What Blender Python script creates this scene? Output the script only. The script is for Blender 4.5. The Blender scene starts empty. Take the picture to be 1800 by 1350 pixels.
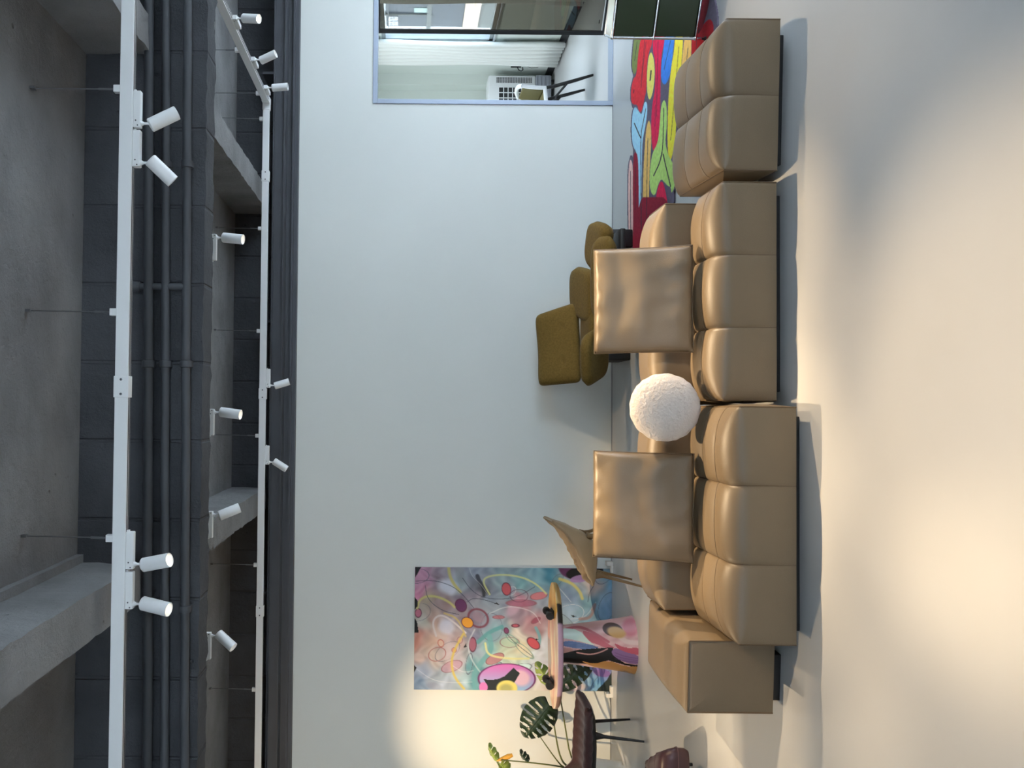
import bpy, bmesh, math, random
import numpy as np
from mathutils import Vector, Matrix, noise as mnoise

random.seed(7)
C = bpy.context.scene.collection
PI = math.pi

# ------------------------------------------------------------------ camera model (photo is 1800x1350, taken with the phone turned on its side)
F_PX, HOR, CU, HCAM = 1500.0, 715.0, 675.0, 2.1
YAW = math.atan(35.0 / F_PX)
ROLL = 0.009
FW = Vector((math.sin(YAW), math.cos(YAW), 0))
R0 = Vector((math.cos(YAW), -math.sin(YAW), 0))
RT = math.cos(ROLL) * R0 + math.sin(ROLL) * Vector((0, 0, 1))
UP = -math.sin(ROLL) * R0 + math.cos(ROLL) * Vector((0, 0, 1))
EYE = Vector((0, 0, HCAM))


def ray(x, y):
    return FW + RT * ((1350 - y - CU) / F_PX) - UP * ((x - HOR) / F_PX)


def at(x, y, Y):
    d = ray(x, y)
    return EYE + d * (Y / d.y)


def onz(x, y, Z=0.0):
    d = ray(x, y)
    return EYE + d * ((Z - HCAM) / d.z)


def onx(x, y, X):
    d = ray(x, y)
    return EYE + d * (X / d.x)


def pix(P):
    """numpy points (n,3) -> photo x, y"""
    Q = P - np.array(EYE)
    dz = Q @ np.array(FW)
    u = CU + F_PX * (Q @ np.array(RT)) / dz
    v = HOR - F_PX * (Q @ np.array(UP)) / dz
    return v, 1350 - u


# ------------------------------------------------------------------ materials
def lin(c):
    return tuple(((v / 255) / 12.92 if v / 255 <= .04045 else ((v / 255 + .055) / 1.055) ** 2.4) for v in c)


def mat(name, rgb, rough=.5, metal=0, var=0, vscale=6, bump=0, bscale=60, coat=0, spec=.5, rvar=0, sheen=0, detail=4):
    m = bpy.data.materials.new(name)
    m.use_nodes = True
    nt = m.node_tree
    b = nt.nodes['Principled BSDF']
    col = lin(rgb) + (1,)
    b.inputs['Base Color'].default_value = col
    b.inputs['Roughness'].default_value = rough
    b.inputs['Metallic'].default_value = metal
    b.inputs['Specular IOR Level'].default_value = spec
    b.inputs['Coat Weight'].default_value = coat
    if sheen:
        b.inputs['Sheen Weight'].default_value = sheen
        b.inputs['Sheen Roughness'].default_value = .4
    tc = nt.nodes.new('ShaderNodeTexCoord')
    if var or rvar:
        n = nt.nodes.new('ShaderNodeTexNoise')
        n.inputs['Scale'].default_value = vscale
        n.inputs['Detail'].default_value = detail
        nt.links.new(tc.outputs['Object'], n.inputs['Vector'])
        if var:
            r = nt.nodes.new('ShaderNodeValToRGB')
            r.color_ramp.elements[0].position = .3
            r.color_ramp.elements[1].position = .7
            r.color_ramp.elements[0].color = tuple(c * (1 - var) for c in col[:3]) + (1,)
            r.color_ramp.elements[1].color = tuple(min(1, c * (1 + var)) for c in col[:3]) + (1,)
            nt.links.new(n.outputs['Fac'], r.inputs['Fac'])
            nt.links.new(r.outputs['Color'], b.inputs['Base Color'])
        if rvar:
            mr = nt.nodes.new('ShaderNodeMapRange')
            mr.inputs['To Min'].default_value = rough - rvar
            mr.inputs['To Max'].default_value = rough + rvar
            nt.links.new(n.outputs['Fac'], mr.inputs['Value'])
            nt.links.new(mr.outputs['Result'], b.inputs['Roughness'])
    if bump:
        n2 = nt.nodes.new('ShaderNodeTexNoise')
        n2.inputs['Scale'].default_value = bscale
        n2.inputs['Detail'].default_value = 3
        nt.links.new(tc.outputs['Object'], n2.inputs['Vector'])
        bp = nt.nodes.new('ShaderNodeBump')
        bp.inputs['Strength'].default_value = bump
        bp.inputs['Distance'].default_value = .01
        nt.links.new(n2.outputs['Fac'], bp.inputs['Height'])
        nt.links.new(bp.outputs['Normal'], b.inputs['Normal'])
    return m


def emat(name, rgb, strength):
    m = bpy.data.materials.new(name)
    m.use_nodes = True
    b = m.node_tree.nodes['Principled BSDF']
    b.inputs['Base Color'].default_value = lin(rgb) + (1,)
    b.inputs['Emission Color'].default_value = lin(rgb) + (1,)
    b.inputs['Emission Strength'].default_value = strength
    return m


def paint_mat(name, rough=.5, bump=0, bscale=200, spec=.5, coat=0):
    m = mat(name, (200, 200, 200), rough, bump=bump, bscale=bscale, spec=spec, coat=coat)
    nt = m.node_tree
    a = nt.nodes.new('ShaderNodeVertexColor')
    a.layer_name = 'paint'
    nt.links.new(a.outputs['Color'], nt.nodes['Principled BSDF'].inputs['Base Color'])
    return m


def glass_mat(name, tint, clear):
    m = bpy.data.materials.new(name)
    m.use_nodes = True
    nt = m.node_tree
    nt.nodes.clear()
    o = nt.nodes.new('ShaderNodeOutputMaterial')
    t = nt.nodes.new('ShaderNodeBsdfTransparent')
    t.inputs['Color'].default_value = lin(tint) + (1,)
    g = nt.nodes.new('ShaderNodeBsdfGlossy')
    g.inputs['Roughness'].default_value = .02
    mx = nt.nodes.new('ShaderNodeMixShader')
    mx.inputs['Fac'].default_value = clear
    nt.links.new(t.outputs[0], mx.inputs[1])
    nt.links.new(g.outputs[0], mx.inputs[2])
    nt.links.new(mx.outputs[0], o.inputs['Surface'])
    return m


def concrete_mat(name, rgb, planks=0):
    """cast concrete painted dark; planks = height of the formwork boards along Z"""
    m = mat(name, rgb, .85, var=.22, vscale=2.2, spec=.25, detail=8)
    nt = m.node_tree
    b = nt.nodes['Principled BSDF']
    tc = [n for n in nt.nodes if n.type == 'TEX_COORD'][0]
    n1 = nt.nodes.new('ShaderNodeTexNoise')
    n1.inputs['Scale'].default_value = 9
    n1.inputs['Detail'].default_value = 8
    n1.inputs['Roughness'].default_value = .7
    nt.links.new(tc.outputs['Object'], n1.inputs['Vector'])
    v = nt.nodes.new('ShaderNodeTexVoronoi')
    v.inputs['Scale'].default_value = 5
    nt.links.new(tc.outputs['Object'], v.inputs['Vector'])
    st = nt.nodes.new('ShaderNodeMapRange')
    st.inputs['From Min'].default_value = .0
    st.inputs['From Max'].default_value = .06
    nt.links.new(v.outputs['Distance'], st.inputs['Value'])
    ad = nt.nodes.new('ShaderNodeMath')
    ad.operation = 'ADD'
    nt.links.new(n1.outputs['Fac'], ad.inputs[0])
    nt.links.new(st.outputs['Result'], ad.inputs[1])
    h = ad
    if planks:
        br = nt.nodes.new('ShaderNodeTexBrick')
        br.inputs['Scale'].default_value = 1
        br.inputs['Mortar Size'].default_value = .012
        br.inputs['Mortar Smooth'].default_value = .6
        br.inputs['Brick Width'].default_value = planks
        br.inputs['Row Height'].default_value = 1.3
        br.inputs['Color1'].default_value = (1, 1, 1, 1)
        br.inputs['Color2'].default_value = (.8, .8, .8, 1)
        br.inputs['Mortar'].default_value = (0, 0, 0, 1)
        sp = nt.nodes.new('ShaderNodeSeparateXYZ')
        cb = nt.nodes.new('ShaderNodeCombineXYZ')
        nt.links.new(tc.outputs['Object'], sp.inputs[0])
        nt.links.new(sp.outputs['X'], cb.inputs['X'])
        nt.links.new(sp.outputs['Z'], cb.inputs['Y'])
        nt.links.new(cb.outputs[0], br.inputs['Vector'])
        a2 = nt.nodes.new('ShaderNodeMath')
        a2.operation = 'ADD'
        nt.links.new(ad.outputs[0], a2.inputs[0])
        nt.links.new(br.outputs['Color'], a2.inputs[1])
        h = a2
    bp = nt.nodes.new('ShaderNodeBump')
    bp.inputs['Strength'].default_value = .8
    bp.inputs['Distance'].default_value = .035
    nt.links.new(h.outputs[0], bp.inputs['Height'])
    nt.links.new(bp.outputs['Normal'], b.inputs['Normal'])
    return m


M = {}
M['wall'] = mat('plaster', (214, 216, 211), .8, var=.02, vscale=1.2, spec=.2)
M['floor'] = mat('epoxy_floor', (188, 189, 189), .34, var=.025, vscale=1.6, rvar=.05, spec=.45)
M['slab'] = concrete_mat('concrete_slab', (126, 126, 127))
M['beam'] = concrete_mat('concrete_beam', (132, 132, 133))
M['beam_dark'] = concrete_mat('concrete_board_marked', (74, 76, 80), planks=.43)
M['steel_dark'] = mat('dark_painted_steel', (70, 72, 78), .55, var=.06)
M['pipe'] = mat('dark_painted_pipe', (68, 71, 76), .6, var=.1, bump=.15, bscale=25)
M['white_metal'] = mat('white_powder_coat', (228, 230, 230), .4)
M['wire'] = mat('steel_wire', (120, 122, 125), .35, metal=.8)
M['screw'] = mat('screw', (90, 92, 95), .4, metal=.7)
M['lens_off'] = mat('lamp_lens', (200, 200, 195), .25)
M['lens_on'] = emat('lamp_lens_lit', (255, 240, 215), 5)
M['lens_dim'] = emat('lamp_lens_dim', (255, 238, 215), 1.6)
M['slot'] = mat('track_slot', (25, 25, 27), .5)
M['leather'] = mat('tan_leather', (118, 102, 81), .42, var=.05, vscale=3, bump=.12, bscale=240, spec=.5)
M['pipe_leather'] = mat('leather_piping', (96, 78, 56), .5)
M['black'] = mat('matt_black', (18, 18, 20), .5)
M['white_fabric'] = mat('white_pleated_fabric', (206, 197, 190), .9, bump=.9, bscale=55, sheen=.3, spec=.2)
M['olive'] = mat('olive_boucle', (100, 82, 41), .95, var=.16, vscale=60, bump=.35, bscale=220, sheen=.08, spec=.15)
M['tan_shell'] = mat('tan_chair_leather', (150, 126, 95), .42, bump=.05, bscale=150)
M['tan_inner'] = mat('tan_inner_leather', (176, 152, 120), .55, bump=.1, bscale=60)
M['bronze'] = mat('bronze_leg', (120, 98, 70), .35, metal=.4)
M['plum'] = mat('plum_velvet', (56, 33, 35), .9, var=.2, vscale=25, bump=.2, bscale=90, sheen=.35)
M['plum_leather'] = mat('plum_leather', (62, 38, 44), .4, bump=.08, bscale=180)
M['plum_seam'] = mat('plum_seam', (88, 62, 68), .5)
M['alu'] = mat('grey_aluminium', (150, 160, 176), .42, metal=.3)
M['baseboard'] = mat('dark_grey_skirting', (96, 98, 104), .5)
M['black_base'] = mat('black_skirting', (40, 41, 44), .5)
M['office_wall'] = mat('office_paint', (205, 212, 206), .75, spec=.2)
M['curtain'] = mat('white_curtain', (222, 224, 220), .85, spec=.15)
M['cooler'] = mat('cooler_plastic', (226, 228, 230), .4)
M['cooler_grey'] = mat('cooler_tank', (150, 154, 164), .4)
M['cooler_dark'] = mat('cooler_grille', (40, 42, 46), .5)
M['tint_glass'] = glass_mat('smoked_glass', (186, 183, 176), .05)
M['clear_glass'] = glass_mat('window_glass', (235, 240, 245), .04)
M['chrome'] = mat('chrome', (215, 218, 222), .12, metal=1)
M['green_panel'] = mat('green_lacquer', (44, 58, 42), .22, spec=.5)
M['white_block'] = mat('white_block', (226, 222, 212), .5)
M['stem'] = mat('plant_stem', (92, 98, 52), .5)
M['leaf'] = mat('monstera_leaf', (34, 52, 32), .38, var=.15, vscale=8)
M['leaf_young'] = mat('young_leaf', (130, 150, 70), .45, var=.12, vscale=8)
M['leaf_yellow'] = mat('yellow_leaf', (205, 150, 50), .5, var=.1)
M['canvas'] = paint_mat('painted_canvas', .55, bump=.08, bscale=120, spec=.3)
M['lacquer'] = paint_mat('painted_lacquer', .35)
M['rug'] = paint_mat('tufted_wool', .95, bump=.6, bscale=260, spec=.1)
M['canvas_edge'] = mat('canvas_edge', (190, 188, 184), .6)
M['tile'] = None
M['facade_dark'] = mat('facade_dark_glass', (70, 76, 86), .2)
M['facade_cream'] = mat('facade_cream', (226, 206, 190), .7)
M['facade_grey'] = mat('facade_grey', (120, 122, 120), .6)
M['sign'] = mat('sign_white', (245, 245, 250), .6)


def tile_mat():
    m = mat('facade_tile', (232, 236, 238), .4)
    nt = m.node_tree
    b = nt.nodes['Principled BSDF']
    tc = [n for n in nt.nodes if n.type == 'TEX_COORD'][0]
    br = nt.nodes.new('ShaderNodeTexBrick')
    br.offset = 0
    br.inputs['Scale'].default_value = 1
    br.inputs['Brick Width'].default_value = .11
    br.inputs['Row Height'].default_value = .11
    br.inputs['Mortar Size'].default_value = .005
    br.inputs['Color1'].default_value = lin((236, 238, 240)) + (1,)
    br.inputs['Color2'].default_value = lin((228, 232, 236)) + (1,)
    br.inputs['Mortar'].default_value = lin((190, 196, 204)) + (1,)
    sp = nt.nodes.new('ShaderNodeSeparateXYZ')
    cb = nt.nodes.new('ShaderNodeCombineXYZ')
    nt.links.new(tc.outputs['Object'], sp.inputs[0])
    nt.links.new(sp.outputs['Y'], cb.inputs['X'])
    nt.links.new(sp.outputs['Z'], cb.inputs['Y'])
    nt.links.new(cb.outputs[0], br.inputs['Vector'])
    nt.links.new(br.outputs['Color'], b.inputs['Base Color'])
    return m


M['tile'] = tile_mat()


# ------------------------------------------------------------------ mesh helpers
def obj(name, bm, m, parent=None, smooth=True, angle=35, label=None):
    me = bpy.data.meshes.new(name)
    bmesh.ops.recalc_face_normals(bm, faces=bm.faces)
    bm.to_mesh(me)
    bm.free()
    if smooth:
        me.polygons.foreach_set('use_smooth', [True] * len(me.polygons))
        me.set_sharp_from_angle(angle=math.radians(angle))
    if m:
        me.materials.append(m)
    o = bpy.data.objects.new(name, me)
    C.objects.link(o)
    if parent:
        o.parent = parent
    if label:
        o['label'] = label
    return o


def tag(o, label, cat, group=None):
    o['label'] = label
    o['category'] = cat
    if group:
        o['group'] = group
    return o


def thing(name, label, cat, loc=(0, 0, 0), rz=0, group=None):
    o = bpy.data.objects.new(name, None)
    o.empty_display_size = .1
    C.objects.link(o)
    o.location = loc
    o.rotation_euler = (0, 0, rz)
    return tag(o, label, cat, group)


def struct(name, bm, m, parent=None, label=None, **k):
    o = obj(name, bm, m, parent, **k)
    if not parent:
        o['kind'] = 'structure'
        if label:
            o['label'] = label
    return o


def box(bm, c, s, bev=0, rot=None, seg=2):
    r = bmesh.ops.create_cube(bm, size=1)
    vs = r['verts']
    mt = Matrix.Translation(Vector(c)) @ (rot.to_4x4() if rot else Matrix.Identity(4)) @ Matrix.Diagonal(Vector(s)).to_4x4()
    bmesh.ops.transform(bm, matrix=mt, verts=vs)
    if bev:
        es = list({e for v in vs for e in v.link_edges})
        bmesh.ops.bevel(bm, geom=es, offset=bev, segments=seg, profile=.5, affect='EDGES')


def box2(bm, a, b, bev=0):
    c = [(a[i] + b[i]) / 2 for i in range(3)]
    s = [abs(b[i] - a[i]) for i in range(3)]
    box(bm, c, s, bev)


def loft(bm, loops, cap=True, closed=True):
    rows = [[bm.verts.new(p) for p in L] for L in loops]
    n = len(rows[0])
    for a, b in zip(rows[:-1], rows[1:]):
        for i in range(n if closed else n - 1):
            j = (i + 1) % n
            try:
                bm.faces.new((a[i], a[j], b[j], b[i]))
            except ValueError:
                pass
    if cap and closed:
        for r in (rows[0], rows[-1]):
            try:
                bm.faces.new(r)
            except ValueError:
                pass
    return rows


def frame_of(d):
    d = d.normalized()
    a = Vector((0, 0, 1)) if abs(d.z) < .9 else Vector((1, 0, 0))
    x = d.cross(a).normalized()
    return x, d.cross(x).normalized()


def tube(bm, pts, r, n=10, cap=True):
    pts = [Vector(p) for p in pts]
    rs = r if isinstance(r, (list, tuple)) else [r] * len(pts)
    loops = []
    px = None
    for i, p in enumerate(pts):
        d = (pts[min(i + 1, len(pts) - 1)] - pts[max(i - 1, 0)])
        if px is None:
            x, y = frame_of(d)
        else:
            d = d.normalized()
            x = (px - d * px.dot(d))
            x = x.normalized() if x.length > 1e-6 else frame_of(d)[0]
            y = d.cross(x).normalized()
        px = x
        loops.append([p + (x * math.cos(2 * PI * k / n) + y * math.sin(2 * PI * k / n)) * rs[i] for k in range(n)])
    loft(bm, loops, cap)


def lathe(bm, prof, c=(0, 0, 0), n=32, axis=None, cap=True):
    """prof: (radius, height) pairs along axis"""
    ax = Vector(axis).normalized() if axis is not None else Vector((0, 0, 1))
    x, y = frame_of(ax)
    c = Vector(c)
    loft(bm, [[c + ax * h + (x * math.cos(2 * PI * k / n) + y * math.sin(2 * PI * k / n)) * max(r, 1e-5) for k in range(n)] for r, h in prof], cap)


def pad(bm, corners, thick, n=18, sq=5, bulge=0, dimples=(), fn=None):
    """a padded slab over a four-cornered patch (corner order: u0v0, u1v0, u1v1, u0v1) with rounded rim"""
    A, B, Cc, D = [Vector(p) for p in corners]
    top, bot = {}, {}
    nrm0 = ((B - A).cross(D - A) + (Cc - B).cross(A - B) * -1).normalized()
    for i in range(n + 1):
        for j in range(n + 1):
            a, b = 2 * i / n - 1, 2 * j / n - 1
            # pull square towards a squircle so that the corners are round
            k = (abs(a) ** sq + abs(b) ** sq) ** (1 / sq)
            mx = max(abs(a), abs(b))
            s = mx / k if k > 1e-9 else 1
            u, v = (a * s + 1) / 2, (b * s + 1) / 2
            p = A * (1 - u) * (1 - v) + B * u * (1 - v) + Cc * u * v + D * (1 - u) * v
            du = (B - A) * (1 - v) + (Cc - D) * v
            dv = (D - A) * (1 - u) + (Cc - B) * u
            nr = du.cross(dv).normalized()
            e = (1 - mx ** 8) ** .5 if mx < 1 else 0
            t = thick / 2 * e
            bl = bulge * (1 - a * a) * (1 - b * b)
            for (dx, dy, dep, rad) in dimples:
                bl -= dep * math.exp(-((u - dx) ** 2 + (v - dy) ** 2) / rad ** 2)
            if fn:
                p = p + fn(u, v, nr)
            top[i, j] = p + nr * (t + bl)
            bot[i, j] = p - nr * t
    vt, vb = {}, {}
    for k2, p in top.items():
        vt[k2] = bm.verts.new(p)
    for k2, p in bot.items():
        i, j = k2
        vb[k2] = vt[k2] if i in (0, n) or j in (0, n) else bm.verts.new(p)
    for i in range(n):
        for j in range(n):
            for g, rev in ((vt, False), (vb, True)):
                q = [g[i, j], g[i + 1, j], g[i + 1, j + 1], g[i, j + 1]]
                try:
                    bm.faces.new(q[::-1] if rev else q)
                except ValueError:
                    pass


def copy_thing(root, loc=None, rz=None, label=None, group=None):
    r = root.copy()
    C.objects.link(r)
    if loc is not None:
        r.location = loc
    if rz is not None:
        r.rotation_euler = (0, 0, rz)
    if label:
        r['label'] = label
    if group:
        r['group'] = group
    for ch in list(root.children):
        c = ch.copy()
        C.objects.link(c)
        c.parent = r
        for g in ch.children:
            d = g.copy()
            C.objects.link(d)
            d.parent = c
    return r


def paint(o, rgb):
    """per-vertex paint (own pattern of the thing), rgb array 0..255"""
    me = o.data
    a = me.color_attributes.new('paint', 'FLOAT_COLOR', 'POINT')
    s = np.clip(np.asarray(rgb, dtype=float) / 255, 0, 1)
    l = np.where(s <= .04045, s / 12.92, ((s + .055) / 1.055) ** 2.4)
    a.data.foreach_set('color', np.concatenate([l, np.ones((len(l), 1))], 1).astype(np.float32).ravel())


def verts_np(o):
    me = o.data
    P = np.empty(len(me.vertices) * 3)
    me.vertices.foreach_get('co', P)
    return P.reshape(-1, 3)


def inside(poly, x, y):
    r = np.zeros(x.shape, bool)
    n = len(poly)
    j = n - 1
    for i in range(n):
        xi, yi = poly[i]
        xj, yj = poly[j]
        c = ((yi > y) != (yj > y)) & (x < (xj - xi) * (y - yi) / ((yj - yi) if yj != yi else 1e-9) + xi)
        r ^= c
        j = i
    return r


def smooth_poly(pts, it=2):
    """Chaikin corner cutting, closed"""
    for _ in range(it):
        q = []
        for a, b in zip(pts, pts[1:] + pts[:1]):
            q += [(a[0] * .75 + b[0] * .25, a[1] * .75 + b[1] * .25), (a[0] * .25 + b[0] * .75, a[1] * .25 + b[1] * .75)]
        pts = q
    return pts


def smooth_line(pts, it=2):
    for _ in range(it):
        q = [pts[0]]
        for a, b in zip(pts[:-1], pts[1:]):
            q += [(a[0] * .75 + b[0] * .25, a[1] * .75 + b[1] * .25), (a[0] * .25 + b[0] * .75, a[1] * .25 + b[1] * .75)]
        q.append(pts[-1])
        pts = q
    return pts


def dist_line(pts, x, y, sx=1.0):
    """distance to a polyline (x scaled by sx)"""
    d = np.full(x.shape, 1e9)
    for (ax, ay), (bx, by) in zip(pts[:-1], pts[1:]):
        ax, bx = ax * sx, bx * sx
        vx, vy = bx - ax, by - ay
        L = vx * vx + vy * vy + 1e-12
        t = np.clip(((x * sx - ax) * vx + (y - ay) * vy) / L, 0, 1)
        d = np.minimum(d, np.hypot(x * sx - ax - t * vx, y - ay - t * vy))
    return d


# ------------------------------------------------------------------ the setting
YW = onz(1075.5, 700).y            # face of the back wall
ZT = at(520, 700, YW).z            # top of the plastered wall
ZC = 3.89                          # underside of the slab
XL, XR, YF = -5.2, 5.6, -2.6
ZTRK = 3.40                        # underside of the light tracks

bm = bmesh.new()
box2(bm, (XL - .3, YF, -.12), (XR + .2, 15.5, 0))
struct('floor', bm, M['floor'], smooth=False, label='pale grey polished floor running through both rooms')

JX0 = at(860, 184, YW).x           # outer edge of the opening jamb
JX1 = JX0 + 1.35
JZ = at(656, 100, YW).z
bm = bmesh.new()
box2(bm, (XL, YW, 0), (JX0, YW + .16, ZT))
box2(bm, (JX0, YW, JZ), (JX1, YW + .16, ZT))
box2(bm, (JX1, YW, 0), (XR, YW + .16, ZT))
# ragged plaster edge along the top
for k in range(260):
    x = XL + (XR - XL) * k / 260
    h = .004 + .018 * abs(mnoise.noise(Vector((x * 6, 2, 0)))) + .012 * random.random()
    box2(bm, (x, YW + .004, ZT - .01), (x + (XR - XL) / 260, YW + .05, ZT + h * .8))
struct('wall_back', bm, M['wall'], smooth=False, label='plain grey-white plastered back wall')
bm = bmesh.new()
box2(bm, (XL, YW + .05, ZT), (XR, YW + .3, ZC))
struct('trim_1', bm, M['beam_dark'], smooth=False, label='dark concrete band above the plastered wall')
bm = bmesh.new()
box2(bm, (XL - .2, YF, 0), (XL, YW + .3, ZC))
struct('wall_left', bm, M['wall'], smooth=False)
# wall on the daylight side with a long window opening
bm = bmesh.new()
box2(bm, (XR, YF, 0), (XR + .2, YW + .3, .25))
box2(bm, (XR, YF, 2.15), (XR + .2, YW + .3, ZC))
for y0, y1 in ((YF, 2.6), (5.2, 5.4), (8.0, YW + .3)):
    box2(bm, (XR, y0, .25), (XR + .2, y1, 2.15))
struct('wall_right', bm, M['wall'], smooth=False)
bm = bmesh.new()
box2(bm, (XL - .2, YF - .2, 0), (XR + .2, YF, 2.2))
box2(bm, (XL - .2, YF - .2, 3.4), (XR + .2, YF, ZC))
for x0, x1 in ((XL - .2, -3.3), (-1.3, 1.3), (3.3, XR + .2)):
    box2(bm, (x0, YF - .2, 2.2), (x1, YF, 3.4))
struct('wall_front', bm, M['wall'], smooth=False)

# slab and beams
bm = bmesh.new()
box2(bm, (XL - .2, YF, ZC), (XR + .2, YW + .3, ZC + .2))
struct('ceiling', bm, M['slab'], smooth=False, label='bare concrete slab painted dark grey')


def rough_box(bm, a, b, step=.09, amp=.012):
    """a concrete beam with worn arrises: subdivided box, its vertices jittered near the edges"""
    n = [max(1, int(abs(b[i] - a[i]) / step)) for i in range(3)]
    n = [min(v, 260) for v in n]
    for ax in range(3):
        u, v = (ax + 1) % 3, (ax + 2) % 3
        for side in (a[ax], b[ax]):
            g = {}
            for i in range(n[u] + 1):
                for j in range(n[v] + 1):
                    p = [0, 0, 0]
                    p[ax] = side
                    p[u] = a[u] + (b[u] - a[u]) * i / n[u]
                    p[v] = a[v] + (b[v] - a[v]) * j / n[v]
                    q = Vector(p)
                    e = mnoise.noise_vector(q * 5) * amp * .45 + mnoise.noise_vector(q * 37) * amp * .8
                    near = (i in (0, n[u])) + (j in (0, n[v]))
                    g[i, j] = bm.verts.new(q + e * (1.0 if near else .25))
            for i in range(n[u]):
                for j in range(n[v]):
                    bm.faces.new((g[i, j], g[i + 1, j], g[i + 1, j + 1], g[i, j + 1]))
    bmesh.ops.remove_doubles(bm, verts=bm.verts, dist=.0005)


YB0, YB1, ZB = 4.68, 4.88, 3.221
bm = bmesh.new()
rough_box(bm, (XL, YB0, ZB), (XR, YB1, ZC + .05), step=.045)
struct('ceiling_beam', bm, M['beam_dark'], label='deep board-marked concrete beam carrying the pipes', angle=60)
for (x0, x1, ya, yb, lb) in ((1.92, 2.12, YF, YB0, 'concrete cross beam over the daylight side'), (-1.09, -.88, YF, YB0, 'concrete cross beam over the warm side'),
                             (1.95, 2.17, YB1, YW + .1, 'short concrete beam beyond the pipes, daylight side'), (-1.09, -.87, YB1, YW + .1, 'short concrete beam beyond the pipes, warm side')):
    bm = bmesh.new()
    rough_box(bm, (x0, ya, 3.53), (x1, yb, ZC + .04), step=.07)
    struct('ceiling_beam', bm, M['beam'], label=lb, angle=60)
    if lb.startswith('concrete cross beam over the warm'):
        b2 = bmesh.new()
        rough_box(b2, (x1 - .01, ya, ZC - .035), (x1 + .045, yb, ZC + .03), step=.1, amp=.006)
        struct('trim_2', b2, M['beam'], label='concrete fillet where beam meets slab', angle=60)

# steel channel along the wall top
bm = bmesh.new()
za, zb = at(475, 700, 8.5).z, at(496, 700, 8.5).z
box2(bm, (XL, 8.49, zb), (XR, 8.505, za), .002)
box2(bm, (XL, 8.46, za - .012), (XR, 8.62, za))
box2(bm, (XL, 8.46, zb), (XR, 8.62, zb + .012))
for xg in np.arange(-4, 5.5, 1.47):
    for k in range(7):
        lathe(bm, [(.006, 0), (.006, .006)], (xg + k * .045, 8.489, za - .07), n=8, axis=(0, -1, 0))
struct('trim_3', bm, M['steel_dark'], smooth=False, label='dark steel channel running along the top of the wall')
bm = bmesh.new()
box2(bm, (XL, 8.64, ZT - .005), (XR, YW + .06, ZT + .12))
box2(bm, (XL, 8.60, ZT + .03), (XR, 8.66, ZT + .05))
for xg in (-1.9, .8, 3.3):
    box2(bm, (xg, 8.5, ZT + .12), (xg + .025, YW + .05, ZT + .34))
struct('trim_4', bm, M['steel_dark'], smooth=False, label='dark ledge between steel channel and plaster')

# pipes on the big beam
pipe_specs = (((262, 259, .026), 'upper of three dark pipes on the big beam, nearest the slab'),
              ((292, 289, .023), 'middle of three dark pipes on the big beam'),
              ((330, 324, .024), 'lowest of three dark pipes on the big beam, nearest the bottom edge'))
for (va, vb, r), lb in pipe_specs:
    yy = YB0 - .035
    pa, pb = at(va, 0, yy), at(vb, 1350, yy)
    d = (pb - pa) / (pb.x - pa.x)
    t = thing('ceiling_pipe', lb, 'pipe', (pa + d * (0 - pa.x)))
    bm = bmesh.new()
    pts = []
    for k in range(61):
        x = XL + .05 + (XR - XL - .1) * k / 60
        q = d * x
        pts.append(q + Vector((0, 0, .004 * mnoise.noise(Vector((x * 1.7, va, 0))))))
    tube(bm, pts, r, 14)
    obj('pipe_run', bm, M['pipe'], t)
    for yc in (295, 646, 1076):
        x = at(va, yc, yy).x
        bm = bmesh.new()
        lathe(bm, [(r + .002, 0), (r + .009, .002), (r + .009, .036), (r + .002, .038)], d * x, n=20, axis=(1, 0, 0))
        box(bm, d * x + Vector((.02, .03, -r * .2)), (.03, .03, r * 2.2))
        obj('clamp', bm, M['pipe'], t)
    if va == 330:
        bm = bmesh.new()
        x = at(va, 504, yy).x
        z1 = at(236, 504, yy).z - t.location.z
        tube(bm, [(x, d.y * x, d.z * x), (x, d.y * x + .012, z1)], .021, 14)
        lathe(bm, [(.028, 0), (.031, .004), (.031, .05), (.028, .054)], (x, d.y * x + .012, z1 - .03), n=18)
        obj('branch_pipe', bm, M['pipe'], t)

# ------------------------------------------------------------------ light tracks
YT1, YT2, YT3 = 4.0, 5.62, 7.9
TH, TW = .062, .045


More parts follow.
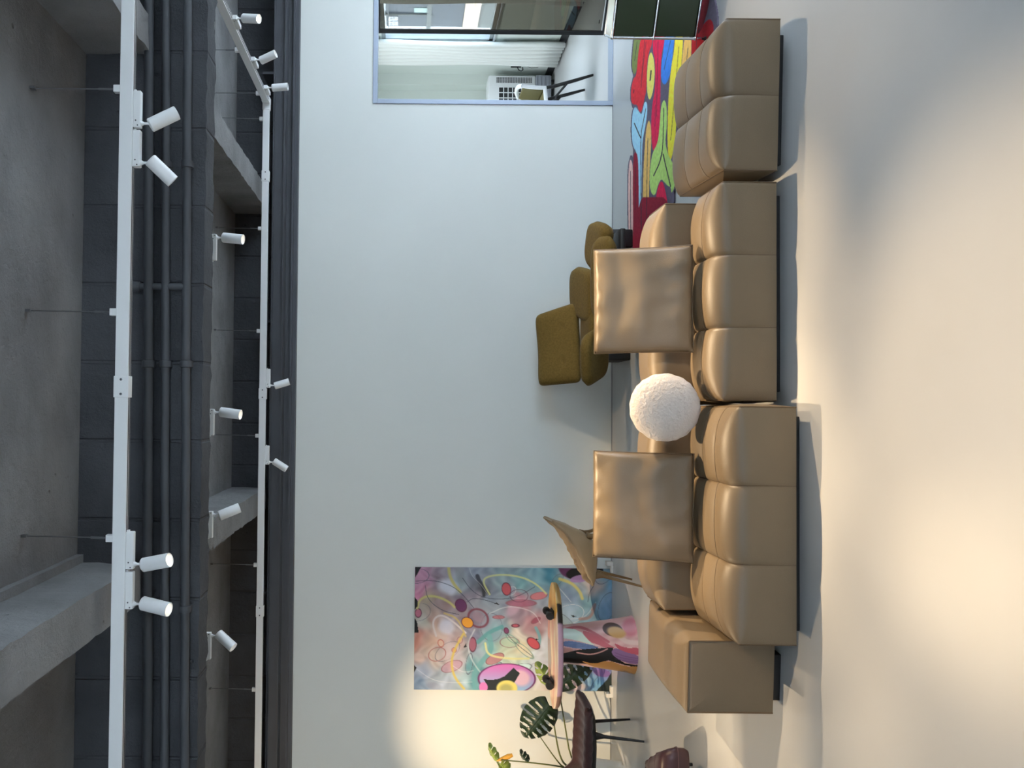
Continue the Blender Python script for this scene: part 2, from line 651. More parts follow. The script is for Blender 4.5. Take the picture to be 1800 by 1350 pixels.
def track(name, label, runs, joints, rods, loc):
    t = thing(name, label, 'light track', loc)
    L = Vector(loc)
    for a, b in runs:
        a, b = Vector(a) - L, Vector(b) - L
        ax = 0 if abs(b.x - a.x) > abs(b.y - a.y) else 1
        s = [0, 0, TH]
        s[ax] = abs((b - a)[ax])
        s[1 - ax] = TW
        c = (a + b) / 2 + Vector((0, 0, TH / 2))
        bm = bmesh.new()
        box(bm, c, s, .003)
        rail = obj('rail', bm, M['white_metal'], t, smooth=False)
        bm = bmesh.new()
        for o2 in (-.009, .009):
            s2 = list(s)
            s2[ax] -= .02
            s2[1 - ax] = .006
            s2[2] = .003
            c2 = c + Vector((0, 0, -TH / 2 - .0005))
            c2[1 - ax] += o2
            box(bm, c2, s2)
        obj('contact_slot', bm, M['slot'], rail, smooth=False)
    for p, ax in joints:
        c = Vector(p) - L + Vector((0, 0, TH / 2))
        s = [.1, TW + .008, TH + .008] if ax == 0 else [TW + .008, .1, TH + .008]
        bm = bmesh.new()
        box(bm, c, s, .002)
        j = obj('joint_cover', bm, M['white_metal'], t, smooth=False)
        for e in (-.034, .034):
            bm = bmesh.new()
            q = Vector(c)
            q[ax] += e
            if ax == 0:
                lathe(bm, [(.006, 0), (.006, .003), (.003, .004)], q + Vector((0, -TW / 2 - .004, 0)), n=10, axis=(0, -1, 0))
            else:
                lathe(bm, [(.006, 0), (.006, .003), (.003, .004)], q + Vector((-TW / 2 - .004, 0, 0)), n=10, axis=(-1, 0, 0))
            obj('screw', bm, M['screw'], j)
    for p, q in rods:
        c = Vector(p) - L
        top = Vector(q) - L
        bm = bmesh.new()
        box(bm, c + Vector((0, 0, TH + .016)), (.034, .03, .034), .002)
        cl = obj('track_clip', bm, M['white_metal'], t, smooth=False)
        bm = bmesh.new()
        tube(bm, [c + Vector((0, 0, TH + .03)), c.lerp(top, .25) + Vector((0, 0, TH * .75))], .0055, 8)
        tube(bm, [c.lerp(top, .2) + Vector((0, 0, TH * .8)), top], .003, 6)
        box(bm, top + Vector((0, 0, -.012)), (.012, .03, .024))
        obj('suspension_rod', bm, M['wire'], t)
    return t


def tx(y, Y, x=230):
    return at(x, y, Y).x


g_rod = lambda yb, yt, Y: (Vector((tx(yb, Y, 220), Y, ZTRK)), Vector((tx(yt, Y, 50), Y, ZC)))
track('light_track', 'long white ceiling track hung nearest the camera with two pairs of spotlights', [((XL + .3, YT1, ZTRK), (4.2, YT1, ZTRK))],
      [(Vector((tx(680, YT1), YT1, ZTRK)), 0)], [g_rod(157, 155, YT1), g_rod(549, 546, YT1), g_rod(946, 942, YT1)], (0, YT1, ZTRK))
track('light_track', 'white ceiling track mostly hidden behind the deep concrete beam', [((XL + .3, YT2, ZTRK), (4.2, YT2, ZTRK))],
      [], [(Vector((x, YT2, ZTRK)), Vector((x, YT2, ZC))) for x in (-2.6, -.2, 2.0)], (0, YT2, ZTRK))
XT = at(465, 178, YT3).x
yr = lambda y: XT * F_PX / (1350 - y - 640)
tk = track('light_track', 'white ceiling track along the plaster wall that turns a corner towards the camera',
           [((XL + .3, YT3, ZTRK), (XT + TW / 2, YT3, ZTRK)), ((XT, 1.5, ZTRK), (XT, YT3 - TW / 2, ZTRK))],
           [(Vector((at(465, y, YT3).x, YT3, ZTRK)), 0) for y in (310, 692, 1074)],
           [(Vector((at(462, yb, YT3).x, YT3, ZTRK)), Vector((at(385, yb - 2, YT3).x, YT3, ZC))) for yb in (209, 402, 582, 766, 993, 1212)] +
           [(Vector((XT, yr(y), ZTRK)), Vector((XT, yr(y), ZC))) for y in (85, 162)], (0, YT3, ZTRK))
bm = bmesh.new()
box(bm, (XT, 0, TH / 2), (TW + .01, TW + .01, TH + .008), .002)
box(bm, (XT - .05, 0, TH / 2), (.07, TW + .007, TH + .006), .002)
box(bm, (XT, -.05, TH / 2), (TW + .007, .07, TH + .006), .002)
obj('corner_cover', bm, M['white_metal'], tk, smooth=False)

spots = []


def spot(X, Y, along, arm_side, aim, lit, label, group):
    """adapter under the track, a short arm at one of its ends, a tubular head pointing along aim"""
    t = thing('track_spotlight', label, 'spotlight', (X, Y, ZTRK), group=group)
    ax = Vector((1, 0, 0)) if along == 'x' else Vector((0, 1, 0))
    al, aw, ah = .174, .034, .036
    s = (al, aw, ah) if along == 'x' else (aw, al, ah)
    bm = bmesh.new()
    box(bm, (0, 0, -ah / 2), s, .004)
    box(bm, ax * (-arm_side * (al / 2 + .003)) + Vector((0, 0, -.006)), (.008, .02, .012))
    ad = obj('adapter', bm, M['white_metal'], t, smooth=False)
    bm = bmesh.new()
    for e, z in ((.055, -.014), (.078, -.023)):
        q = ax * (arm_side * e) + Vector((0, 0, z))
        lathe(bm, [(.0035, 0), (.0035, .002)], q + (Vector((0, -aw / 2, 0)) if along == 'x' else Vector((-aw / 2, 0, 0))), n=8, axis=(0, -1, 0) if along == 'x' else (-1, 0, 0))
    obj('screw', bm, M['screw'], ad)
    p0 = ax * (arm_side * (al / 2 - .022)) + Vector((0, 0, -ah + .004))
    aim = Vector(aim).normalized()
    p1 = p0 + Vector((0, 0, -.064))
    bm = bmesh.new()
    tube(bm, [p0, p0 + Vector((0, 0, -.008)), p0 + Vector((0, 0, -.018)), p1, p1 + aim * .02], [.017, .012, .006, .0055, .006], 12)
    obj('arm', bm, M['white_metal'], t)
    R, L = .033, .142
    c0 = p1 - aim * .022
    bm = bmesh.new()
    lathe(bm, [(.0, 0), (R - .004, 0), (R, .004), (R, L), (R - .003, L), (R - .0045, L - .004), (.021, L - .032), (.001, L - .034)], c0, n=32, axis=aim, cap=False)
    hd = obj('lamp_head', bm, M['white_metal'], t)
    bm = bmesh.new()
    lathe(bm, [(.001, 0), (.0185, 0), (.017, .004), (.001, .007)], c0 + aim * (L - .0315), n=24, axis=aim, cap=False)
    obj('lens', bm, M['lens_on'] if lit == 2 else M['lens_dim'] if lit == 1 else M['lens_off'], hd)
    spots.append((Vector((X, Y, ZTRK)) + c0 + aim * (L + .004), aim))
    return t


G1 = 'white spotlights on the ceiling tracks'
xa = lambda y, Y, x=235: at(x, y, Y).x
spot(xa(193, YT1), YT1, 'x', -1, (.52, .22, -.84), 0, 'unlit white spotlight of a pair on the front track, turned towards the daylight side', G1)
spot(xa(262, YT1), YT1, 'x', -1, (-.64, .28, -.68), 0, 'white spotlight angled away from its twin on the front track', G1)
spot(xa(967, YT1), YT1, 'x', -1, (.22, -.25, -.94), 2, 'bright lit spotlight of a pair, the one beside a suspension wire of the front track', G1)
spot(xa(1037, YT1), YT1, 'x', -1, (-.14, -.28, -.95), 2, 'bright lit spotlight of a pair on the front track, farther from the suspension wire', G1)
spot(xa(435, YT2, 370), YT2, 'x', 1, (-.12, -.19, -.97), 2, 'lit white spotlight peeking below the deep beam, closest to the office', G1)
spot(xa(742, YT2, 370), YT2, 'x', 1, (-.12, -.19, -.97), 2, 'lit white spotlight peeking below the middle of the deep beam', G1)
spot(xa(922, YT2, 370), YT2, 'x', 1, (.36, .3, -.9), 0, 'white spotlight below the deep beam aimed at the wall, lens hidden', G1)
spot(xa(1135, YT2, 370), YT2, 'x', 1, (-.5, -.3, -.72), 1, 'white spotlight below the deep beam nearest the painting', G1)
spot(xa(665, YT3, 473), YT3, 'x', -1, (.3, .12, -.92), 0, 'small white spotlight beside a joint cover on the wall track', G1)
spot(xa(800, YT3, 473), YT3, 'x', -1, (-.52, .0, -.82), 1, 'small white spotlight farther from the joint cover on the wall track', G1)
spot(XT, 6.25, 'y', -1, (-.22, -.42, -.9), 2, 'glaring lit spotlight on the track running towards the camera', G1)
spot(XT, 7.0, 'y', -1, (.3, -.28, -.9), 1, 'warm lit spotlight in the middle of the track running towards the camera', G1)
spot(XT, 7.62, 'y', -1, (.05, -.1, -1), 0, 'white spotlight next to the corner of the wall track', G1)


# ------------------------------------------------------------------ sofa
def seat_block(w, d, z0, z1_, cols, rows, puff=.05, r0=.085, bulge=.035, cpuff=.02, nx=22, rback=.03, enddrop=.03):
    """padded block: x 0..w, y 0..d (y=0 is the front), seams across the top and down the front"""
    def profile(x):
        xf = abs(2 * x / w - 1)
        r = r0 * (1 - xf ** 7) + .006
        z1 = z1_ - enddrop * max(0, (xf - .62) / .38) ** 2.2
        rb = min(r * .8, rback)
        P = []
        nf, na, nt, nb = 12, 10, 14 * rows, 8
        for k in range(nf):
            t = k / nf
            P.append((0, z0 + (z1 - r - z0) * t, -1, 0, 'f', t))
        for k in range(na):
            a = PI / 2 * k / na
            P.append((r - r * math.cos(a), z1 - r + r * math.sin(a), -math.cos(a), math.sin(a), 'a', k / na))
        for k in range(nt + 1):
            t = k / nt
            P.append((r + (d - r - rb) * t, z1, 0, 1, 't', t))
        for k in range(1, na + 1):
            a = PI / 2 * (1 - k / na)
            P.append((d - rb + rb * math.cos(a), z1 - rb + rb * math.sin(a), math.cos(a), math.sin(a), 'b', 1 - k / na))
        for k in range(1, nb + 1):
            t = 1 - k / nb
            P.append((d, z0 + (z1 - rb - z0) * t, 1, 0, 'k', t))
        return P

    NX = nx * cols
    loops = []
    raw = []
    for i in range(NX + 1):
        # denser at seams
        ci, f = divmod(i, nx)
        f = f / nx
        f = .5 - .5 * math.cos(PI * f) * (1 - .25 * math.sin(PI * f))
        x = w * (ci + f) / cols
        s = math.sin(PI * f) if i % nx else 0
        cf = s ** .42 if s > 0 else 0
        L, Rw = [], []
        for (y, z, ny, nz, reg, t) in profile(min(max(x, 0), w)):
            if reg in 'fk':
                dsp = cpuff * cf * (.15 + .85 * (1 - (1 - t) ** 2.2)) * .9
                rowf = 1
            else:
                yy = y / d * rows
                ri = min(int(yy), rows - 1)
                fr = yy - ri
                if rows == 1:
                    rf = 1
                elif ri == 0:
                    rf = math.sin(PI / 2 * min(1, (1 - fr) / .6)) ** .6 if fr > .0 else 1
                elif ri == rows - 1:
                    rf = math.sin(PI / 2 * min(1, fr / .6)) ** .6 if fr > 0 else 0
                else:
                    rf = max(0, math.sin(PI * fr)) ** .5
                bl = 1 if reg == 't' else t
                dsp = (cpuff * (1 - bl) + puff * bl * (.62 + .38 * rf)) * cf
            L.append((x, y + ny * dsp, z + nz * dsp))
            Rw.append((x, y, z))
        loops.append(L)
        raw.append(Rw)
    bm = bmesh.new()
    rows_v = loft(bm, loops, cap=False, closed=False)
    # side panels
    for side, lp in ((0, rows_v[0]), (1, rows_v[-1])):
        co = [v.co.copy() for v in lp]
        cen = Vector((co[0].x, d / 2, (z0 + z1_) / 2))
        prev = lp
        sg = -1 if side == 0 else 1
        for k in range(1, 8):
            s = 1 - k / 8
            ring = [bm.verts.new(cen + (c - cen) * s + Vector((sg * bulge * (1 - s ** 3), 0, 0))) for c in co]
            for a in range(len(co) - 1):
                bm.faces.new((prev[a], prev[a + 1], ring[a + 1], ring[a]))
            bm.faces.new((prev[-1], prev[0], ring[0], ring[-1]))
            prev = ring
        bm.faces.new(prev)
    # underside
    for a, b in zip(rows_v[:-1], rows_v[1:]):
        bm.faces.new((a[0], b[0], b[-1], a[-1]))
    seams = [[Vector(p) for p in loops[i * nx]] for i in range(1, cols)]
    for k in range(1, rows):
        j = min(range(22, 22 + 14 * rows), key=lambda q: abs(loops[nx // 2][q][1] - d * k / rows))
        seams.append([Vector(L[j]) for L in loops])
    return bm, raw[0], raw[-1], seams


def sofa_module(name, label, cat, w, d, h, cols, rows, loc, rz, group=None, puff=.05, r0=.085, z0=.06, cpuff=.02, bulge=.035, rback=.03, enddrop=.03):
    t = thing(name, label, cat, loc, rz, group)
    bm, ea, eb, seams = seat_block(w, d, z0, h, cols, rows, puff, r0, bulge, cpuff, rback=rback, enddrop=enddrop)
    body = obj('upholstered_body', bm, M['leather'], t, angle=50)
    for e in (ea, eb):
        bm = bmesh.new()
        pts = [Vector(p) for p in e]
        tube(bm, pts, .0045, 6)
        obj('piping', bm, M['pipe_leather'], body)
    if seams:
        bm = bmesh.new()
        for sm_ in seams:
            tube(bm, sm_, .0022, 5)
        obj('seam', bm, M['pipe_leather'], body)
    bm = bmesh.new()
    box2(bm, (.05, .09, 0), (w - .05, d - .05, z0 + .012), .004)
    obj('plinth', bm, M['black'], t, smooth=False)
    return t


GS = 'tan leather sofa modules'
# front-bottom corners of the modules read off the floor
mM0, mM1 = onz(1365, 704, .06), onz(1366, 320, .06)
mL0, mL1 = onz(1400, 1134, .06), onz(1400, 716, .06)
mR0, mR1 = onz(1366, 304, .06), onz(1367, 43, .06)
YBK = 5.115
sofa_module('sofa_module', 'tan leather sofa seat three tufts wide beside the gap to the square ottoman', 'sofa module', mM1.x - mM0.x, YBK - .055 - mM0.y, .385, 3, 2,
            (mM0.x, mM0.y, 0), 0, GS, puff=.042, bulge=.017)
sofa_module('sofa_module', 'tan leather sofa seat pushed forward of the others, touching the sofa arm', 'sofa module', mL1.x - mL0.x, YBK - .055 - mL0.y, .385, 3, 3,
            (mL0.x, mL0.y, 0), 0, GS, puff=.042, bulge=.016)
sofa_module('ottoman', 'square tan leather ottoman two tufts wide, standing by the colourful rug', 'ottoman', mR1.x - mR0.x, .76, .385, 2, 3,
            (mR0.x + .014, mR0.y, 0), math.radians(-3), GS, puff=.042, bulge=.036, rback=.08)
bx = at(1140, 355, 5.2).x
sofa_module('sofa_back_module', 'low tan leather backrest behind the pillow by the olive armchair', 'sofa module', bx - .06, .34, .61, 1, 1, (.03, YBK + .005, 0), 0, GS, puff=.025, r0=.08, bulge=.02, rback=.09, enddrop=.06)
bl = at(1140, 1062, 5.25).x
sofa_module('sofa_back_module', 'low tan leather backrest behind the pillow by the tan shell chair', 'sofa module', -.02 - bl, .36, .61, 1, 1, (bl, YBK + .005, 0), 0, GS, puff=.03, r0=.085, bulge=.015, rback=.09, enddrop=.06)
# the arm: a block with its end panel to the camera
aF0, aF1 = onz(1362, 1257, .06), onz(1362, 1128, .06)
wA = aF1.x - aF0.x
rzA = math.radians(86)
t = sofa_module('sofa_arm_module', 'tan leather sofa arm block at the end of the sofa near the painted table', 'sofa module', .74, wA, .545, 1, 1, (aF1.x, aF1.y + .0, 0), rzA, GS, puff=.03, r0=.06, bulge=.012, cpuff=.014, rback=.06, enddrop=.012)


# ------------------------------------------------------------------ pillows
def pillow(name, label, w, h, th, loc, rx, rz, seed):
    t = thing(name, label, 'pillow', loc, rz, 'loose pillows on the sofa')
    bm = bmesh.new()
    n = 40
    g = {}
    for s in (1, -1):
        for i in range(n + 1):
            for j in range(n + 1):
                a, b = 2 * i / n - 1, 2 * j / n - 1
                e = (max(0, 1 - abs(a) ** 2.6) * max(0, 1 - abs(b) ** 2.6)) ** .34
                # pinch sides between the corners
                x = a * w / 2 * (1 - .014 * (1 - b * b) ** 1.0 * abs(a) ** 3)
                z = b * h / 2 * (1 - .012 * (1 - a * a) * abs(b) ** 3)
                wr = .006 * math.sin(a * 13 + seed + b * 2) * max(0, -b) * e + .008 * mnoise.noise(Vector((a * 2.4 + seed, b * 1.6, s)))
                wr += .009 * math.sin(b * 7.5 + .8 * math.sin(a * 2.5 + seed) + seed) * e * (.6 + .4 * mnoise.noise(Vector((a * 2, b * 3, seed)))) + .010 * math.exp(-((abs(b) - .93) / .05) ** 2) * math.sin(a * 17 + seed * 3) * e
                y = -s * (th / 2 * e + (wr if e > .05 else 0))
                if i in (0, n) or j in (0, n):
                    if s == 1:
                        g[1, i, j] = g[-1, i, j] = bm.verts.new((x, 0, z))
                else:
                    g[s, i, j] = bm.verts.new((x, y, z))
        for i in range(n):
            for j in range(n):
                q = [g.get((s, i, j)), g.get((s, i + 1, j)), g.get((s, i + 1, j + 1)), g.get((s, i, j + 1))]
                bm.faces.new(q if s == 1 else q[::-1])
    rim = [g[1, i, 0].co.copy() for i in range(n)] + [g[1, n, j].co.copy() for j in range(n)] + [g[1, n - i, n].co.copy() for i in range(n)] + [g[1, 0, n - j].co.copy() for j in range(n)]
    rot = Matrix.Rotation(rx, 4, 'X')
    bmesh.ops.transform(bm, matrix=Matrix.Translation((0, 0, h / 2)) @ rot, verts=bm.verts)
    mt = Matrix.Translation((0, 0, h / 2)) @ rot
    cv = obj('pillow_cover', bm, M['leather'], t, angle=80)
    bm = bmesh.new()
    tube(bm, [mt @ p for p in rim + rim[:1]], .0035, 6, cap=False)
    obj('piping', bm, M['pipe_leather'], cv)
    return t


YP = 5.005
pa, pb = at(1215, 620, YP), at(1215, 437, YP)
pillow('pillow', 'square tan leather pillow leaning in front of the olive armchair', pb.x - pa.x + .01, .56, .13, ((pa.x + pb.x) / 2, YP, pa.z + .005), math.radians(-17), .03, 1.0)
pa, pb = at(1216, 984, YP), at(1216, 797, YP)
pillow('pillow', 'square tan leather pillow leaning in front of the tan shell chair', pb.x - pa.x + .01, .565, .14, ((pa.x + pb.x) / 2, YP, pa.z + .005), math.radians(-17), -.02, 4.2)

pc = at(1168, 716, 4.93)
bm = bmesh.new()
R = 60 * pc.y / F_PX
n1, n2 = 24, 56
ax = Vector((0, -math.cos(.28), math.sin(.28)))
x_, y_ = frame_of(ax)
loops = []
for k in range(n1 + 1):
    a = PI * k / n1
    rr = R * math.sin(a) ** .62 if 0 < k < n1 else 1e-4
    hh = .085 * math.copysign(abs(math.cos(a)) ** .9, math.cos(a))
    L = []
    for q in range(n2):
        th = 2 * PI * q / n2
        w = 1 + .012 * math.sin(th * 19 + 2 * math.sin(th * 3)) * math.sin(a) ** 6 + .012 * mnoise.noise(Vector((math.cos(th) * 2, math.sin(th) * 2, k * .3)))
        L.append(ax * hh + (x_ * math.cos(th) + y_ * math.sin(th)) * rr * w)
    loops.append(L)
loft(bm, loops)
t = thing('round_pillow', 'round white fabric pillow propped where two sofa seats meet', 'pillow', pc, group='loose pillows on the sofa')
cov = obj('pillow_cover', bm, M['white_fabric'], t, angle=80)

# ------------------------------------------------------------------ painting
YPT = YW - .03
c00, c10 = at(727.5, 1212, YPT), at(727.5, 996.5, YPT)
zb = at(1080, 1100, YPT).z
W, H = c10.x - c00.x, c00.z - zb
NXp, NZp = 230, 360
t = thing('painting', 'large upright abstract canvas in blues and pinks leaning on the wall', 'painting', ((c00.x + c10.x) / 2, YPT, zb))
bm = bmesh.new()
vs = [[bm.verts.new((-W / 2 + W * i / NXp, 0, H * j / NZp)) for i in range(NXp + 1)] for j in range(NZp + 1)]
for j in range(NZp):
    for i in range(NXp):
        bm.faces.new((vs[j][i], vs[j][i + 1], vs[j + 1][i + 1], vs[j + 1][i]))
cv = obj('painted_canvas', bm, M['canvas'], t, smooth=False)
P = verts_np(cv)
zx = 37 + (1 - P[:, 2] / H) * (1805 - 37)          # along the canvas height, top = 37
zy = 35 + (1 - (P[:, 0] + W / 2) / W) * (1110 - 35)
CT = """100 120 190 140 170;60 300 200 130 160;250 150 130 115 125;330 200 190 195 210;450 200 150 165 175;600 60 140 150 165;620 250 84 88 98;800 150 130 155 165;850 260 120 140 155;1000 200 110 155 165;1150 80 120 160 175;1250 100 60 120 145;1400 120 130 150 160;1500 200 140 155 170;1650 180 190 170 160;1780 200 120 170 200;150 350 165 150 130;300 330 150 130 130;420 300 120 110 125;560 330 140 135 150;700 300 120 135 155;950 340 170 120 135;1150 320 140 150 165;1400 280 120 145 175;1550 330 110 150 165;1700 330 150 180 200;100 500 190 190 180;200 480 170 140 130;320 550 175 175 195;300 600 190 170 175;450 480 140 130 140;600 470 120 110 130;800 420 120 135 155;950 440 140 125 140;1100 500 170 125 135;1400 450 150 170 190;1600 450 120 155 180;1750 430 120 160 190;60 680 200 140 125;200 700 195 165 150;400 680 170 150 150;560 650 120 125 150;700 620 110 150 160;830 580 120 145 160;950 620 205 200 190;1100 560 160 130 135;1150 700 190 190 200;80 850 190 165 155;200 820 190 175 165;350 800 170 155 155;480 800 145 150 155;600 780 140 155 175;720 720 130 175 180;850 720 180 195 175;980 760 210 200 170;1100 800 185 205 205;100 950 150 165 190;250 950 140 155 170;450 900 165 165 175;580 930 90 140 150;700 850 170 200 205;900 850 200 210 190;1050 880 170 200 190;1150 900 190 195 210;100 1050 110 135 165;300 1050 170 185 205;450 1050 170 195 205;560 1060 100 150 160;1150 1050 220 220 215;1250 1080 220 210 210;1400 1050 230 200 205;1550 1000 150 190 220;1700 950 130 110 165;1650 1050 110 160 200"""
ct = np.array([[float(v) for v in s.split()] for s in CT.split(';')])
wx = zx + 26 * np.sin(zy / 58 + np.sin(zx / 90) * 1.5) + 12 * np.sin(zy / 21 + zx / 60)
wy = zy + 26 * np.sin(zx / 63 + np.cos(zy / 80) * 1.5) + 10 * np.sin(zx / 24 - zy / 50)
acc = np.zeros((len(P), 3))
ws = np.zeros(len(P))
for r in ct:
    w_ = 1 / (((wx - r[0]) ** 2 + (wy - r[1]) ** 2) + 900) ** 1.7
    acc += w_[:, None] * r[2:5]
    ws += w_
col = acc / ws[:, None]
col += (10 * np.sin(wx / 17 + 2 * np.sin(wy / 40)) * np.sin(wy / 29))[:, None]


def over(mask_a, rgb):
    global col
    col = col * (1 - mask_a[:, None]) + np.array(rgb, float) * mask_a[:, None]


def ell(cx, cy, rx, ry, rot, rgb, a=1.0, edge=.08, line=None, lw=3.5):
    c, s = math.cos(math.radians(rot)), math.sin(math.radians(rot))
    dx, dy = zx - cx, zy - cy
    q = np.hypot((dx * c + dy * s) / rx, (-dx * s + dy * c) / ry)
    if rgb:
        over(a * np.clip((1 - q) / edge + .5, 0, 1), rgb)
    if line:
        over(.8 * np.clip(1.4 - np.abs(q - 1) * min(rx, ry) / lw, 0, 1), line)


def strk(pts, w, rgb, a=.9, soft=.5):
    d = dist_line(smooth_line(pts), zx, zy)
    over(a * np.clip((w / 2 - d) / (w * soft / 2 + 1) + .5, 0, 1), rgb)


def poly(pts, rgb, a=1.0, sm=0):
    over(a * inside(smooth_poly(pts, sm) if sm else pts, zx, zy), rgb)


rp = random.Random(21)
for _ in range(48):
    cx_, cy_ = rp.uniform(40, 1800), rp.uniform(40, 1105)
    rx_ = rp.uniform(40, 170)
    ry_ = rx_ * rp.uniform(.3, .8)
    k_ = int(np.argmin((zx - cx_) ** 2 + (zy - cy_) ** 2))
    tone = rp.choice((1.22, 1.15, .82, .88))
    c_ = np.clip(col[k_] * tone + np.array(rp.choice(((8, 0, 6), (-8, 4, 8), (4, 6, -6)))), 0, 255)
    ell(cx_, cy_, rx_, ry_, rp.uniform(0, 180), tuple(c_), rp.uniform(.25, .5), .5, line=rp.choice(((206, 210, 214), (84, 88, 104), None, None)), lw=1.8)
strk([(590, 110), (620, 180), (690, 260)], 34, (62, 66, 76))
strk([(640, 200), (650, 280)], 26, (52, 56, 64))
strk([(600, 690), (700, 600), (810, 555)], 34, (86, 148, 154))
strk([(700, 640), (725, 760), (620, 880), (560, 980), (580, 1100)], 46, (104, 160, 166), .85)
strk([(1110, 560), (1150, 640), (1140, 700)], 26, (110, 160, 170))
strk([(230, 640), (195, 530), (225, 470), (290, 455), (390, 520), (490, 610)], 16, (205, 198, 200))
ell(320, 560, 70, 62, 20, (196, 200, 216), .8, .5)
ell(330, 205, 95, 62, 20, (206, 210, 222), .8, .6)
ell(600, 480, 90, 75, 30, None, line=(110, 50, 66), lw=9)
ell(600, 470, 60, 44, 30, (150, 128, 142), .6, .4)
for e in ((848, 222, 40, 55, -10, (172, 82, 92)), (447, 370, 48, 58, -30, (98, 52, 94)), (505, 520, 54, 44, 30, (214, 150, 52)), (1090, 697, 65, 38, 40, (190, 84, 94)),
          (553, 712, 32, 62, 0, (150, 92, 112)), (850, 588, 20, 26, -20, (120, 66, 108)), (930, 543, 32, 14, 0, (170, 86, 102)), (70, 440, 28, 38, 0, (184, 108, 128))):
    ell(*e, line=(80, 40, 60))
for e in ((750, 835, 85, 40, -25, (176, 108, 114), .75), (1135, 280, 75, 32, -10, (190, 108, 114), .85), (980, 345, 130, 30, 0, (150, 84, 108), .7), (370, 905, 95, 45, -20, (182, 128, 150), .5),
          (390, 762, 22, 22, 0, (204, 138, 108), .8), (880, 690, 85, 45, 0, (166, 190, 166), .5), (440, 675, 24, 28, 0, (190, 150, 140), .6), (1110, 495, 45, 22, -30, (140, 72, 92), .8), (780, 470, 50, 16, 0, (170, 90, 100), .7)):
    ell(*e[:6], a=e[6], line=(130, 90, 100), lw=2.5)
ell(272, 703, 25, 32, -20, (214, 180, 160), .6, line=(170, 90, 80))
ell(240, 800, 78, 58, -20, None, line=(150, 96, 96))
ell(960, 280, 80, 55, 0, None, line=(90, 60, 80), lw=2.5)
ell(900, 660, 60, 24, 35, None, line=(110, 150, 140))
ell(1010, 760, 100, 30, 40, (216, 206, 176), .6, line=(120, 150, 140))
for p, w_, c_ in (([(335, 35), (345, 110), (380, 180), (440, 250)], 26, (196, 186, 112)), ([(60, 400), (80, 320), (160, 285), (260, 300), (350, 345), (390, 385)], 20, (196, 190, 118)),
                  ([(700, 270), (630, 150), (700, 105), (850, 95), (1000, 120), (1120, 180), (1200, 260)], 16, (194, 200, 140)), ([(300, 440), (420, 480), (490, 640)], 16, (190, 170, 110)),
                  ([(470, 620), (380, 780), (365, 900), (400, 1010), (480, 1100)], 20, (204, 182, 92)), ([(665, 700), (680, 790), (760, 820), (900, 835), (1050, 830)], 18, (216, 214, 150)),
                  ([(1320, 130), (1430, 165), (1500, 240), (1520, 300)], 26, (190, 182, 108))):
    strk(p, w_, c_, .85, .8)
for p, w_ in (([(570, 580), (508, 700), (530, 820), (600, 930), (670, 1000)], 12), ([(60, 930), (200, 1030), (380, 1050), (550, 1040)], 5), ([(700, 440), (850, 370), (1000, 390), (1100, 430), (1150, 520)], 8),
              ([(380, 900), (470, 960), (560, 940)], 6), ([(520, 40), (540, 110), (620, 180), (690, 280)], 5), ([(1420, 480), (1550, 470), (1640, 330)], 7), ([(1280, 170), (1360, 260), (1420, 330)], 7)):
    strk(p, w_, (216, 220, 226), .5, .9)
for p in ([(45, 160), (200, 150), (350, 190), (450, 260), (560, 390)], [(460, 130), (540, 240), (640, 300), (800, 315), (950, 290), (1100, 200)], [(130, 200), (150, 320), (280, 420), (430, 450)],
          [(850, 610), (920, 690), (1080, 810)], [(1570, 330), (1580, 250), (1620, 190)], [(500, 340), (560, 300), (700, 330), (780, 360)]):
    strk(p, 5, (58, 66, 80), .8)
ell(1500, 28, 190, 112, 0, (82, 44, 80))
ell(1540, 70, 165, 62, -8, (16, 16, 20))
ell(1500, 125, 90, 32, -10, (150, 120, 170), .9)
strk([(1610, 400), (1640, 330), (1600, 470), (1500, 480)], 26, (150, 116, 110), .7)
poly([(1640, 1115), (1740, 1010), (1780, 940), (1815, 930), (1815, 1115)], (46, 56, 52))
poly([(1615, 920), (1770, 925), (1765, 990), (1640, 980)], (136, 106, 166), sm=2)
ell(1450, 1060, 110, 40, 10, (232, 206, 206), .7, .5)
q = np.hypot((zx - 857) / 250, (zy - 1010) / 132)
g = np.clip((zy - 880) / 220, 0, 1)[:, None]
inn = np.clip((1 - q) / .03 + .5, 0, 1)
col = col * (1 - inn[:, None]) + inn[:, None] * (np.array([214, 112, 188]) * (1 - g) + np.array([150, 186, 222]) * g) * 1.0
ell(980, 1000, 80, 68, 20, (226, 188, 204), .9, .4)
over(.85 * np.clip(1.4 - np.abs(q - 1) * 130 / 4.5, 0, 1), (96, 34, 88))
poly([(650, 1012), (700, 1020), (770, 1015), (835, 988), (915, 912), (972, 960), (925, 1040), (860, 1115), (685, 1115), (680, 1060)], (42, 48, 50))
ell(650, 1085, 38, 45, 0, (214, 126, 190))
ell(858, 1092, 92, 70, 0, (228, 216, 120), 1, .15)
ell(850, 1095, 55, 40, 0, (164, 164, 110), .8, .6)
for pl in ([(37, 33), (95, 33), (40, 130)], [(37, 300), (62, 330), (66, 380), (37, 410)], [(37, 480), (60, 520), (75, 610), (37, 615)], [(37, 895), (60, 920), (37, 965)], [(1785, 310), (1815, 310), (1815, 400), (1785, 380)],
           [(760, 340), (790, 362), (740, 352)], [(470, 740), (495, 700), (500, 735)], [(1420, 445), (1470, 455), (1440, 466)], [(1110, 655), (1135, 660), (1115, 672)]):
    poly(pl, (26, 28, 32))
paint(cv, col)
bm = bmesh.new()
box2(bm, (-W / 2 + .001, .001, .001), (W / 2 - .001, .026, H - .001))
obj('stretcher_frame', bm, M['canvas_edge'], t, smooth=False)

